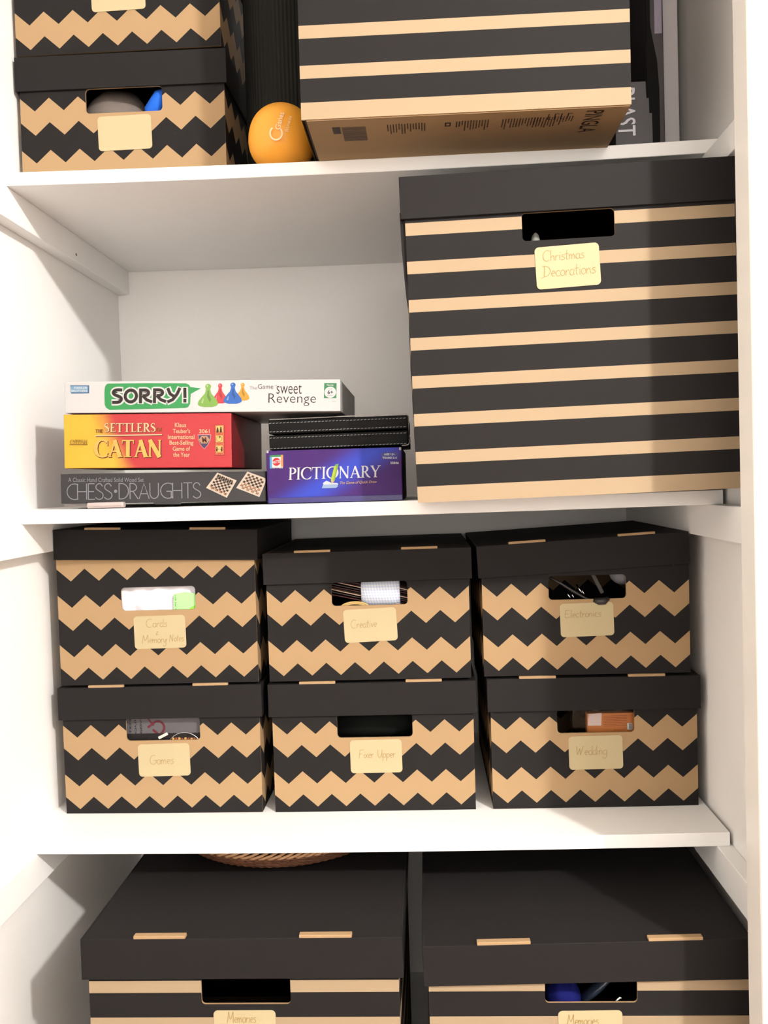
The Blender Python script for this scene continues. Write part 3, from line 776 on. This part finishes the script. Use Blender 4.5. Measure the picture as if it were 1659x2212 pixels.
def pawn(cx, top, hh, ww, col, z):
    bm = bmesh.new(); H_ = lambda x, y: A(cx+x*ww, top+y*hh)
    left = [(-.10, .20), (-.115, .30), (-.16, .42), (-.30, .56), (-.46, .74), (-.50, .88), (-.42, .95), (-.2, 1.0)]
    pts = left+[(.2, 1.0)]+[(-p[0], p[1]) for p in reversed(left[:-1])]
    poly(bm, [H_(*p) for p in pts], z, 0)
    poly(bm, [H_(.125*math.cos(a)*1.15, .12+.12*math.sin(a)) for a in [2*PI*k/18 for k in range(18)]], z*1.1, 0)
    poly(bm, [H_(*p) for p in [(-.02, .3), (.04, .3), (.05, .48), (.16, .66), (.1, .8), (-.05, .55)]], z*1.3, 1)
    poly(bm, [H_(-.04+.05*math.cos(a), .09+.045*math.sin(a)) for a in [2*PI*k/10 for k in range(10)]], z*1.3, 2)
    poly(bm, [H_(*p) for p in [(-.34, .82), (-.26, .66), (-.2, .62), (-.24, .84)]], z*1.3, 2)
    dk = tuple(int(v*.8) for v in col); lt = tuple(int(v+(255-v)*.45) for v in col)
    o = t.part('print_pawn', bm, [ink('pawn_%d%d' % col[:2], col), ink('pawnd_%d%d' % col[:2], dk), ink('pawnl_%d%d' % col[:2], lt)]); o.name = 'printed_pawn'
pawn(524, 826.5, 39.5, 30, (236, 176, 62), -.0002)
pawn(475.5, 828, 44, 32, (226, 74, 84), -.00025)
pawn(503, 826, 47, 40, (58, 118, 208), -.0003)
pawn(449.5, 829, 51, 44, (146, 196, 92), -.0004)
bm = bmesh.new(); mpA = lambda a, b: A(a, -b)
text(bm, 'The', 539, 554.5, -841.5, -834.5, E_, 1, 0, mp=mpA); text(bm, 'Game', 557, 590, -840, -829.5, E_, 0, -.008, mp=mpA); text(bm, 'of', 593, 598, -834, -831, E_, 1, 0, mp=mpA)
text(bm, 'sweet', 597, 651, -851, -830.5, E_, 0, -.008, mp=mpA); text(bm, 'Revenge', 580, 682, -878, -850, E_, 0, -.012, mp=mpA)
o = t.part('print_subtitle', bm, [ink('title_black2', (42, 34, 32)), ink('subtitle_grey', (150, 146, 148))]); o.name = 'subtitle_lettering'
bm = bmesh.new()
poly(bm, [A(699, 827), A(725.5, 827), A(725.5, 860.5), A(699, 860.5)], E_, 0)
poly(bm, [A(712.3+12.6*math.cos(a), 847.5+12.6*math.sin(a)) for a in [2*PI*k/24 for k in range(24)]], E_*2, 1)
text(bm, 'Family', 705, 719.5, -834, -829.5, E_*3, 1, .02, mp=mpA); text(bm, '6+', 706.5, 718.5, -851.5, -843, E_*3, 2, .02, mp=mpA)
text(bm, 'AGE', 708, 717, -841.5, -838.5, E_*3, 3, 0, mp=mpA); text(bm, 'TO ADULT', 705.5, 719, -856, -853.3, E_*3, 3, 0, mp=mpA)
text(bm, '05464', 716, 725, -869, -867, E_*3, 3, 0, mp=mpA)
o = t.part('print_age', bm, [ink('age_green', (70, 150, 96)), ink('age_white', (250, 250, 250)), ink('age_black', (40, 38, 36)), ink('age_grey', (170, 172, 170))]); o.name = 'age_badge'

# --- red and yellow game
def catan_mat():
    m, n, b = nodes_of('red_yellow_print', .4, .4); o = xyz(n)
    s = mth(n, 'MULTIPLY_ADD', o[2], .42, o[0])
    s = mth(n, 'ADD', s, mth(n, 'MULTIPLY', mth(n, 'ABSOLUTE', mth(n, 'SUBTRACT', o[2], .045)), -.12))
    s = mth(n, 'ADD', s, mth(n, 'MULTIPLY', mth(n, 'SUBTRACT', noise(n, 30, 3), .5), .02))
    f = n.nodes.new('ShaderNodeMapRange'); f.inputs[1].default_value = -.055; f.inputs[2].default_value = -.018; f.interpolation_type = 'SMOOTHSTEP'
    n.links.new(s, f.inputs[0])
    g = noise(n, 1, 3, stretch=(60, 60, 600))
    red = mixc(n, g, pig((212, 40, 54)), pig((222, 62, 66)))
    yel = mixc(n, noise(n, 25, 3), pig((250, 198, 46)), pig((252, 214, 74)))
    n.links.new(mixc(n, f.outputs[0], yel, red), b.inputs['Base Color']); return m
w, h, d = .2435, .0776, .235
t = Thing('board_game', 'red and yellow board game box, middle of the stack at left', 'board game', (.0842, .011, .0588), (w, d), roll=-.0245, group='stacked board games')
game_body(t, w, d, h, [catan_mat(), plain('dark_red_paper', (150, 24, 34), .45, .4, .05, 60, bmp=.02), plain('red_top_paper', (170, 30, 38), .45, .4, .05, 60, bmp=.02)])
A = art(((134, 893), (497, 891), (500, 1009), (137, 1012)), w, h); mpA = lambda a, b: A(a, -b)
bm = bmesh.new()
gold = ink('gold_letters', (250, 206, 106)); goldd = ink('letter_shadow', (116, 34, 20)); cream = ink('cream_letters', (250, 218, 168))
D_ = -.0004
for dx, dy, mi, yy in ((1.3, 1.3, 1, D_), (0, 0, 0, D_*2)):
    serif(bm, 'CATAN', 203+dx, 350+dx, -(986.5+dy), -(949+dy), yy, mi, TK=.23, TN=.08, mp=mpA, grow=.02 if mi else 0)
    serif(bm, 'SETTLERS', 223+dx*.6, 336+dx*.6, -(932+dy*.6), -(912.5+dy*.6), yy, 2 if mi == 0 else 1, TK=.18, TN=.075, mp=mpA, grow=.02 if mi else 0)
    serif(bm, 'THE', 204+dx*.5, 221+dx*.5, -(933+dy*.5), -(925.5+dy*.5), yy, 3 if mi == 0 else 1, TK=.16, TN=.07, mp=mpA)
    serif(bm, 'OF', 337.5+dx*.5, 348.5+dx*.5, -(930+dy*.5), -(922.5+dy*.5), yy, 3 if mi == 0 else 1, TK=.16, TN=.07, mp=mpA)
    poly(bm, [A(204+dx, 938.5+dy), A(349+dx, 936.5+dy), A(349+dx, 938.7+dy), A(204+dx, 941.2+dy)], yy, 2 if mi == 0 else 1)
o = t.part('print_title', bm, [gold, goldd, cream, ink('bronze_letters', (176, 110, 40))]); o.name = 'title_lettering'
bm = bmesh.new()
poly(bm, [A(166+12*math.cos(a)*1.0, 954-6*math.sin(a)) for a in [PI*k/12 for k in range(13)]], D_, 1)
for dx, mi in ((.6, 0), (0, 2)): serif(bm, 'CATAN', 149+dx, 187+dx, -958.5, -948.5, D_*2 if mi == 0 else D_*3, mi, TK=.17, TN=.08, mp=mpA)
poly(bm, [A(148, 959), A(188, 958.7), A(188, 959.8), A(148, 960.2)], D_*2, 0)
o = t.part('print_small_logo', bm, [ink('brown_letters', (150, 96, 20)), ink('sun_haze', (196, 158, 40)), ink('tan_letters', (226, 180, 70))]); o.name = 'small_logo'
bm = bmesh.new()
for s, a, b, y_ in (('Klaus', 376, 400.5, 921.5), ("Teuber's", 372, 409, 934.5), ('International', 361.5, 418.5, 947.5), ('Best-Selling', 365, 416.5, 960), ('Game of', 372, 409.5, 973), ('the Year', 373, 409, 986)):
    text(bm, s, a, b, -y_-(2.5 if 'g' in s else 0), -y_+9.5, D_, 0, .012, mp=mpA)
text(bm, '3061', 428.5, 451, -934.5, -926, D_, 0, .012, mp=mpA)
o = t.part('print_blurb', bm, cream); o.name = 'blurb_lettering'
bm = bmesh.new()
sh = lambda k: [A(440+x*k, 953+y*k) for x, y in ((-14.5, -15.5), (0, -16), (14.5, -15.5), (13, -3), (8, 8), (0, 17), (-8, 8), (-13, -3))]
poly(bm, sh(1), D_, 0); poly(bm, sh(.9), D_*2, 1)
poly(bm, [A(440+12*math.cos(PI*k/3), 949+9.5*math.sin(PI*k/3)) for k in range(6)], D_*3, 2)
text(bm, 'M', 434.5, 446, -955, -943.5, D_*4, 3, .03, shear=-.2, mp=mpA)
o = t.part('print_shield', bm, [ink('shield_pink', (248, 176, 170)), ink('shield_blue', (84, 74, 112)), ink('shield_tan', (206, 164, 128)), ink('shield_brown', (110, 50, 40))]); o.name = 'shield_emblem'
bm = bmesh.new()
poly(bm, [A(461.5, 917), A(482.5, 916), A(483.5, 982.5), A(463.5, 983)], D_, 3); poly(bm, [A(462.2, 917.8), A(481.9, 916.8), A(482.8, 981.8), A(464.1, 982.2)], D_*2, 0)
for yy in (919, 940, 962): poly(bm, [A(465, yy), A(479.5, yy-.3), A(480, yy+14), A(465.5, yy+14.3)], D_*3, 1)
for cx, hh in ((468.5, 11), (475.5, 13)):
    poly(bm, [A(cx-2.6, 933), A(cx-1.6, 933-hh*.7), A(cx+1.6, 933-hh*.7), A(cx+2.6, 933)], D_*4, 2)
    disc(bm, A, cx, 933-hh*.82, 1.5, D_*4, 2, 10)
disc(bm, A, 472.3, 947, 6.2, D_*4, 2, 20); disc(bm, A, 472.3, 947, 5.5, D_*5, 1, 20)
poly(bm, [A(472.3, 947), A(472.5, 941.6), A(475.6, 942.6)], D_*6, 2)
for cx, sg in ((467.5, 1), (478, -1)):
    poly(bm, [A(cx-1.5*sg, 974), A(cx-1.5*sg, 968), A(cx+.5*sg, 967), A(cx+4*sg, 970.5), A(cx+1*sg, 970.5), A(cx+2*sg, 975)], D_*4, 2); disc(bm, A, cx, 965.5, 1.5, D_*4, 2, 10)
text(bm, '10+', 469, 475.5, -937.8, -935.2, D_*4, 3, mp=mpA); text(bm, '75 min', 467.5, 477.5, -958.8, -956, D_*4, 3, mp=mpA); text(bm, '3-4', 470, 476, -980.5, -978, D_*4, 2, mp=mpA)
o = t.part('print_icons', bm, [ink('icon_salmon', (228, 120, 80)), ink('icon_cream', (248, 218, 128)), ink('icon_brown', (70, 36, 24)), ink('icon_red', (160, 40, 30))]); o.name = 'player_icons'

# --- long grey game at the bottom
w, h, d = .2995, .0432, .28
t = Thing('board_game', 'long dark grey board game box with two printed chequered boards, bottom of the stack', 'board game', (.0745, .017, .0082), (w, d), roll=-.0175, group='stacked board games')
gry = plain('charcoal_box_paper', (78, 76, 78), .55, .12, .06, 500, bmp=.03)
cb = game_body(t, w, d, h, [gry, gry, plain('grey_edge', (120, 116, 118), .5, .3, .03, 50, bmp=0)])
A = art(((121, 1023), (578, 1017), (578, 1084), (122, 1085.5)), w, h); mpA = lambda a, b: A(a, -b)
bm = bmesh.new()
text(bm, 'A Classic Hand Crafted Solid Wood Set', 139, 308, -1040, -1031, D_, 0, .002, mp=lambda a, b: A(a, -b))
strokes(bm, 'CHESS.DRAUGHTS', T, 136, 434, -1077, 33, .00135, D_, 0, rise=.006, mp=mpA)
o = t.part('print_title', bm, ink('silver_letters', (158, 156, 168))); o.name = 'title_lettering'
def board(c, full, nm):
    Tp, Rt, Bt, Lf = c
    def q(i, j):  # i along Tp->Rt, j along Tp->Lf
        return tuple(Tp[k]*(1-i)*(1-j)+Rt[k]*i*(1-j)+Bt[k]*i*j+Lf[k]*(1-i)*j for k in (0, 1))
    bm = bmesh.new(); X = 577.2
    def cl(p): return A(min(p[0], X), p[1])
    poly(bm, [cl(q(0, 0))]+[cl(q(k/6, 0)) for k in range(1, 7)]+[cl(q(1, k/6)) for k in range(1, 7)]+[cl(q(0, 1))], D_, 0)
    m = .09; g = (1-2*m)/8
    for i in range(8):
        for j in range(8):
            if (i+j) % 2: continue
            pts = [q(m+i*g, m+j*g), q(m+(i+1)*g, m+j*g), q(m+(i+1)*g, m+(j+1)*g), q(m+i*g, m+(j+1)*g)]
            if max(p[0] for p in pts) > X: continue
            poly(bm, [A(*p) for p in pts], D_*2, 1)
            if not full and (j < 3 or j > 4):
                cc = q(m+(i+.5)*g, m+(j+.4)*g)
                disc(bm, A, cc[0], cc[1], 1.9, D_*3, 2 if j > 4 else 3, 10, 1.3)
    if full:
        for i in range(8):
            for j, mi in ((0, 1), (1, 1), (6.6, 2), (7.2, 2)):
                cc = q(m+(i+.5)*g, m+(j+.5)*g)
                if mi == 2 and (i+int(j)) % 2: continue
                poly(bm, [A(cc[0]-1.5, cc[1]+1.6), A(cc[0]-.6, cc[1]-2.4), A(cc[0]+.6, cc[1]-2.4), A(cc[0]+1.5, cc[1]+1.6)], D_*3, mi)
                disc(bm, A, cc[0], cc[1]-2.6, .9, D_*3, mi, 8)
    o = t.part('print_board', bm, [ink('board_cream', (238, 218, 198)), ink('board_dark', (62, 40, 30)), ink('piece_tan', (214, 150, 112)), ink('piece_brown', (98, 66, 52))]); o.name = nm
board(((471.5, 1020), (514, 1037.5), (491.5, 1075.5), (446, 1053.5)), True, 'printed_chessboard')
board(((538, 1018), (581, 1034), (563.5, 1074.5), (512.5, 1054)), False, 'printed_draughts_board')
bm = bmesh.new(); plate(bm, [A(327, 1083), A(391, 1083), A(389, 1089), A(331, 1088.5)], [], -.0006, .0004)
t.part('tuck_flap', bm, gry)
bm = bmesh.new(); plate(bm, [A(126, 1087), A(135, 1086), A(200, 1090), A(200, 1091.5), A(131, 1091.5)], [], .001, .002)
t.part('loose_flap', bm, plain('grey_board_back', (150, 138, 134), .7, .2, .05, 60, bmp=0))
bm = bmesh.new(); box(bm, 0, .0535, 0, .0125, 0, .0082, 0, .0022); box(bm, .003, .0505, -.0008, .001, .0028, .0048, 0, .0005)
o = item('plastic_clip', bm, plain('pinkish_plastic', (244, 224, 220), .3, .5, .03, 60, bmp=0), 'small pinkish white plastic bar in front of the chess box', 'clip'); o.location = (.1175, .0022, .0004)

# --- purple game
def pict_mat():
    m, n, b = nodes_of('purple_print', .5, .12); o = xyz(n)
    # blue band rising from lower left through the middle, plum elsewhere
    r = mth(n, 'SUBTRACT', mth(n, 'MULTIPLY', mth(n, 'ADD', o[0], .055), .62), mth(n, 'SUBTRACT', o[2], .004))
    a = mth(n, 'ABSOLUTE', mth(n, 'ADD', r, -.004))
    f = n.nodes.new('ShaderNodeMapRange'); f.inputs[1].default_value = .0; f.inputs[2].default_value = .040; f.inputs[3].default_value = 1; f.inputs[4].default_value = 0
    f.interpolation_type = 'SMOOTHSTEP'; n.links.new(a, f.inputs[0])
    base = mixc(n, noise(n, 18, 3), pig((70, 44, 112)), pig((96, 56, 142)))
    n.links.new(mixc(n, f.outputs[0], base, pig((72, 92, 226))), b.inputs['Base Color']); return m
w, h, d = .1935, .0758, .27
t = Thing('board_game', 'purple and blue board game box with printed pencil, under the black stitched case', 'board game', (.3770, .010, -.0008), (w, d), roll=-.004)
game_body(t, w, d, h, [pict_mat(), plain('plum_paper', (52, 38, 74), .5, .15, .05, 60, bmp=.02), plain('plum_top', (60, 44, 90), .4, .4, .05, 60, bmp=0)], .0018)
bm = bmesh.new(); box(bm, .002, w-.0005, -.0012, .0005, .0005, .0085, 0, .0005)
t.part('box_base', bm, plain('indigo_paper', (58, 50, 132), .35, .45, .1, 30, bmp=0))
A = art(((573, 971), (867, 960), (871, 1083), (580, 1087)), w, h); mpA = lambda a, b: A(a, -b)
bm = bmesh.new()
def rise(a, b): return A(a, -b-(a-623)*.028)
serif(bm, 'PICTIONARY', 623, 822, -1034.5, -1008, D_*2, 0, TK=.14, TN=.062, mp=rise)
o = t.part('print_title', bm, ink('title_white', (246, 246, 250))); o.name = 'title_lettering'
bm = bmesh.new()
text(bm, 'The Game of Quick Draw', 735, 815, -1046, -1038.5, D_*2, 0, .012, shear=.3, mp=lambda a, b: A(a, -b-(a-735)*.03))
o = t.part('print_strapline', bm, ink('strap_gold', (212, 176, 142))); o.name = 'strapline_lettering'
bm = bmesh.new()
poly(bm, [A(725, 1000), A(731.5, 999), A(731, 1004), A(723, 1004)], D_*3, 2)
poly(bm, [A(722.5, 1004), A(731, 1004), A(724, 1037), A(715.5, 1035)], D_*3, 0)
poly(bm, [A(727.5, 1004), A(731, 1004), A(724, 1037), A(721, 1036.4)], D_*4, 3)
poly(bm, [A(715.5, 1035), A(724, 1037), A(717.5, 1043.5)], D_*3, 1)
poly(bm, [A(706, 1036.5), A(716, 1041), A(730, 1042), A(732, 1046), A(700, 1046), A(698.5, 1042)], D_*2, 4)
poly(bm, [A(699, 1046), A(728, 1044.5), A(731.5, 1049), A(727, 1053), A(696.5, 1053.5)], D_*2.5, 5)
o = t.part('print_pencil', bm, [ink('pencil_lime', (196, 222, 70)), ink('pencil_wood', (232, 196, 140)), ink('pencil_rubber', (120, 176, 110)), ink('pencil_green', (150, 190, 60)), ink('sheet_white', (232, 240, 250)), ink('sheet_blue', (170, 196, 236))]); o.name = 'printed_pencil_and_paper'
bm = bmesh.new()
poly(bm, [A(582, 981), A(611, 979.5), A(611.5, 984), A(582, 985)], D_, 0); poly(bm, [A(582, 985), A(586.5, 985), A(587.5, 1009.5), A(583, 1010)], D_, 1)
poly(bm, [A(606, 980), A(611, 979.7), A(612, 1006.5), A(607, 1007)], D_*1.5, 2); poly(bm, [A(586.3, 985), A(606.3, 984.2), A(607, 1007), A(587.5, 1007.5)], D_, 3)
disc(bm, A, 597, 995, 8.7, D_*2, 4, 24)
text(bm, 'MATTEL', 588.5, 606, -998.5, -992, D_*3, 3, .02, mp=lambda a, b: A(a, -b-(a-597)*.22)); text(bm, 'GAMES', 587.5, 611.5, -1009.3, -1005.5, D_*3, 3, .03, mp=mpA)
o = t.part('print_maker', bm, [ink('mk_green', (62, 156, 92)), ink('mk_blue', (92, 178, 232)), ink('mk_orange', (246, 166, 96)), ink('mk_white', (250, 250, 250)), ink('mk_red', (226, 44, 56))]); o.name = 'maker_badge'
bm = bmesh.new()
poly(bm, [A(823, 973.5), A(859, 972), A(859, 988), A(824, 989.5)], D_, 0)
text(bm, 'AGE 12+', 829, 852, -979.5, -974.8, D_*2, 1, .03, mp=mpA); text(bm, 'TEAMS 2-4', 826, 856.5, -987.5, -983, D_*2, 1, .03, mp=mpA)
text(bm, '55846', 843, 861, -999.5, -994, D_*2, 1, .03, mp=mpA)
o = t.part('print_age', bm, [ink('age_blue', (72, 72, 160)), ink('age_white2', (236, 238, 250))]); o.name = 'age_badge'
for (a, b) in ((.0005, .0725), (w-.004, .0715)):
    bm = bmesh.new(); box(bm, a, a+.0035, -.0003, .002, b-.0005, b+.0038, 0, .0008)
    t.part('worn_corner', bm, ink('worn_paper', (206, 200, 204)))

# --- stitched black case on the purple box
w, h, d = .2035, .0440, .20
t = Thing('stitched_case', 'black stitched leather case with white edging on the purple game box', 'case', (.3790, .030, .0762), (w, d), roll=.006)
blk = plain('black_leather', (16, 15, 15), .55, .12, .1, 400, bmp=.3)
bm = bmesh.new(); box(bm, 0, w-.002, 0, d, .0232, h-.001, 0, .0015); t.part('upper_half', bm, blk)
bm = bmesh.new(); box(bm, 0, w-.002, .001, d, 0, .0210, 0, .0015); t.part('lower_half', bm, blk)
bm = bmesh.new()
edge = [(.002, h)]+[(w-.006, h+.0008)]+[(w-.003, h), (w-.0012, h-.003), (w-.0008, .004), (w-.002, .0008), (w-.006, -.0003), (w-.012, -.0004)]
tube(bm, [(p[0], -.0012, p[1]+.0) for p in edge], .0008, 6)
t.part('white_edging', bm, ink('edging_white', (225, 222, 218)))
bm = bmesh.new()
for z in (.0385, .0262, .0172, .0020):
    x = .001
    while x < w-.006:
        poly(bm, [(x, z-.0003), (x+.0034, z+.0001), (x+.0034, z+.0008), (x, z+.0004)], -.0004); x += .0051
o = t.part('print_stitching', bm, ink('stitch_grey', (188, 186, 184))); o.name = 'stitching'

# ------------------------------------------------------------------ top shelf odds and ends
def zs1(x): u = x/1.018; return .4797-.005*4*u*(1-u)
t = Thing('weighted_ball', 'orange soft weighted ball between the zigzag box and the striped box', 'ball', (.4095-.0485, .003, zs1(.40)), (.097, .097))
bm = bmesh.new(); n = 40; rows = []
for i in range(1, n):
    th = PI*i/n
    row = []
    for k in range(n*2):
        a = PI*k/n; r = .0478*(1+.012*math.cos(3*th+.6)*math.cos(2*a)+.010*math.sin(2*th+a))/(abs(math.sin(th))**3+abs(math.cos(th))**3)**.10
        z = .0505*math.cos(th)*(1.0 if math.cos(th) > 0 else .96)
        row.append(bm.verts.new((.0485+r*math.sin(th)*math.cos(a), .0485+r*math.sin(th)*math.sin(a), max(.0, .0505+z))))
    rows.append(row)
for a, b in zip(rows, rows[1:]):
    for k in range(n*2):
        f = bm.faces.new((a[k], a[(k+1) % (n*2)], b[(k+1) % (n*2)], b[k])); f.smooth = True
bm.faces.new(rows[0]); bm.faces.new(rows[-1])
ALB[0] = .85
t.part('ball_skin', bm, plain('orange_rubber', (255, 176, 58), .42, .45, .06, 30, bmp=.05))
bm = bmesh.new()
R2 = lambda a, b: (.0530+(a*.24-b*.97), .047+(a*.97+b*.24))
ribbon(bm, [R2(p[0], p[1]) for p in arc(-.007, .0035, .0085, .0085, 50, 320, 14)], .0022, 0)
text(bm, 'Ganes', -.002, .024, -.0015, .0060, 0, 0, .01, mp=R2); text(bm, 'fitness', -.002, .022, -.0125, -.0080, 0, 0, 0, mp=R2)
for v in bm.verts:
    dx = v.co.x-.0485; dz = v.co.z-.0505
    v.co.y = .0485-math.sqrt(max(1e-6, .0512**2-dx*dx-dz*dz))-.0008
o = t.part('print_logo', bm, ink('ball_logo', (255, 232, 190))); o.name = 'printed_logo'
# rolled exercise mat, standing
t = Thing('exercise_mat', 'rolled black ribbed exercise mat standing behind the orange ball', 'exercise mat', (.330, .125, zs1(.39)), (.126, .126))
bm = bmesh.new(); pts = []
N = 620; turns = 5
for k in range(N+1):
    a = 2*PI*turns*k/N; r = .016+(.0625-.016)*k/N
    rr = r+(.0009 if k % 2 else 0)
    pts.append((.063+rr*math.cos(a+.5), .063+rr*math.sin(a+.5)))
hgt = .61
ov = [(bm.verts.new((p[0], p[1], 0)), bm.verts.new((p[0], p[1], hgt))) for p in pts]
for a, b in zip(ov, ov[1:]): bm.faces.new((a[0], b[0], b[1], a[1]))
inn = []
for k in range(N+1):
    a = 2*PI*turns*k/N; r = .016+(.0625-.016)*k/N-.006
    inn.append((bm.verts.new((.063+r*math.cos(a+.5), .063+r*math.sin(a+.5), 0)), bm.verts.new((.063+r*math.cos(a+.5), .063+r*math.sin(a+.5), hgt))))
for a, b in zip(inn, inn[1:]): bm.faces.new((b[0], a[0], a[1], b[1]))
for a, b, c, e in zip(ov, ov[1:], inn, inn[1:]): bm.faces.new((a[1], b[1], e[1], c[1])); bm.faces.new((a[0], c[0], e[0], b[0]))
bm.faces.new((ov[-1][0], inn[-1][0], inn[-1][1], ov[-1][1])); bm.faces.new((ov[0][0], ov[0][1], inn[0][1], inn[0][0]))
t.part('mat_roll', bm, plain('black_foam', (30, 30, 27), .8, .2, .12, 400, bmp=.4))
# stepped dark box with white lettering
ALB[0] = .8
t = Thing('stepped_box', 'dark grey stepped carton with white upright lettering beside the overhanging striped box', 'box', (.884, .030, zs1(.91)), (.052, .22))
bm = bmesh.new(); plate(bm, [(0, 0), (.051, 0), (.0505, .052), (.0468, .052), (.0465, .073), (.0432, .073), (.0425, .096), (0, .096)], [], 0, .20)
t.part('carton', bm, plain('charcoal_carton', (98, 96, 100), .55, .3, .06, 200, bmp=.05))
bm = bmesh.new(); serif_pts = None
text(bm, 'BLAST', .0, .066, .0030, .0275, -.0005, 0, .01, mp=lambda a, b: (b, .088-a))
o = t.part('print_letters', bm, ink('carton_white', (240, 238, 245))); o.name = 'printed_letters'
for v in o.data.vertices:   # the word widens towards its end
    pass
# black bag
bm = bmesh.new()
prof = [(.004, 0), (.066, 0), (.072, .045), (.0735, .09), (.0725, .15), (.071, .19), (.066, .22), (.068, .27), (.064, .36), (.055, .42), (.004, .42)]
plate(bm, prof, [], 0, .17)
bmesh.ops.bevel(bm, geom=[e for e in bm.edges if abs((e.verts[0].co-e.verts[1].co).y) < 1e-5 and e.verts[0].co.y < .001 and len(e.link_faces) == 2 and e.calc_face_angle(0) > .8], offset=.004, segments=2, affect='EDGES')
bag = item('black_bag', bm, plain('black_nylon', (16, 15, 15), .7, .25, .1, 300, bmp=.4), 'black upright bag behind the stepped carton on the top shelf', 'bag')
bag.location = (.890, .258, zs1(.91))
bag.scale = (1.12, 1, 1.1)
# dark grey folder case and pale grey board
t = Thing('folder_case', 'dark grey upright folder case with a pale tag, beside the black bag', 'folder', (.950, .115, zs1(.96)), (.026, .30))
bm = bmesh.new(); box(bm, .0, .026, 0, .14, 0, .42, 0, .002)
t.part('case_body', bm, plain('slate_plastic', (92, 88, 92), .5, .35, .08, 120, bmp=.1))
bm = bmesh.new(); box(bm, .0125, .0235, -.0012, .0002, .200, .255, 0, .0005)
t.part('pale_tag', bm, plain('lilac_tag', (186, 178, 200), .5, .3, .05, 100, bmp=0))
bm = bmesh.new(); plate(bm, [(0, 0), (.0150, 0), (.0175, .05), (.0175, .12), (.0150, .16), (.0095, .19), (.0060, .21), (.0060, .30), (0, .30)], [], -.0030, -.0005)
t.part('black_strap', bm, plain('strap_black', (12, 11, 11), .7, .2, .1, 200, bmp=.2))
bm = bmesh.new(); box(bm, 0, .0285, 0, .30, 0, .46, 0, .0008)
o = item('pale_grey_carton', bm, plain('pale_grey_board', (250, 247, 250), .6, .3, .03, 60, bmp=.05), 'tall pale grey flat carton standing against the right wall', 'carton'); o.location = (.9800, .155, zs1(.995)); 

# ------------------------------------------------------------------ wicker tray on the left Memories box
ALB[0] = .9
def wicker(nm, c1, c2):
    m, n, b = nodes_of(nm, .6, .3); f = noise(n, 160, 3)
    n.links.new(mixc(n, f, pig(c1), pig(c2)), b.inputs['Base Color']); return m
ALB[0] = .55; wk = wicker('wicker_brown', (84, 52, 34), (170, 112, 78)); ALB[0] = 1; wk2 = wicker('wicker_light', (176, 128, 92), (214, 170, 128))
cx, cy, Rb = .350, .236, .158
t = Thing('wicker_tray', 'round brown wicker tray lying on the left Memories box', 'tray', (cx-.2, cy-.2, -.5556), (.4, .4))
bm = bmesh.new(); lathe(bm, [(.001, .0032), (Rb, .0032), (Rb, .0012), (.001, .0012)], .2, .2, 48)
t.part('tray_base', bm, wk)
rad = lambda z: Rb+.028*min(1, z/.022)**.8+.006*max(0, z-.022)/.03
ns = 84
for r in range(5):     # woven courses, each strand in and out between the stakes
    z = .0035+r*.0044; bm = bmesh.new()
    for strand in (0, 1):
        pts = [(.2+(rad(z)+.0024*math.cos(PI*(k+strand+r)*1.0))*math.cos(2*PI*k/ns), .2+(rad(z)+.0024*math.cos(PI*(k+strand+r)*1.0))*math.sin(2*PI*k/ns), z+.0012*math.sin(2*PI*k/ns*ns/2+strand*PI)) for k in range(ns+1)]
        tube(bm, pts, .0021, 5)
    t.part('woven_course', bm, wk)
bm = bmesh.new()
for k in range(ns):
    a = 2*PI*k/ns
    tube(bm, [(.2+rad(z)*math.cos(a+z*6), .2+rad(z)*math.sin(a+z*6), z) for z in (.001, .008, .014, .020, .026)], .0017, 5, mi=0)
o = t.part('stakes', bm, wk); o['kind'] = 'stuff'
bm = bmesh.new()
for k in range(ns):    # plaited light rim
    a = 2*PI*k/ns
    tube(bm, [(.2+(rad(.026)+rr)*math.cos(a+da), .2+(rad(.026)+rr)*math.sin(a+da), z) for da, z, rr in ((0, .0225, -.002), (.05, .0255, .003), (.11, .0295, .003), (.16, .032, -.002))], .0022, 5)
o = t.part('plaited_rim', bm, wk2, label='lighter plaited rim'); o['kind'] = 'stuff'
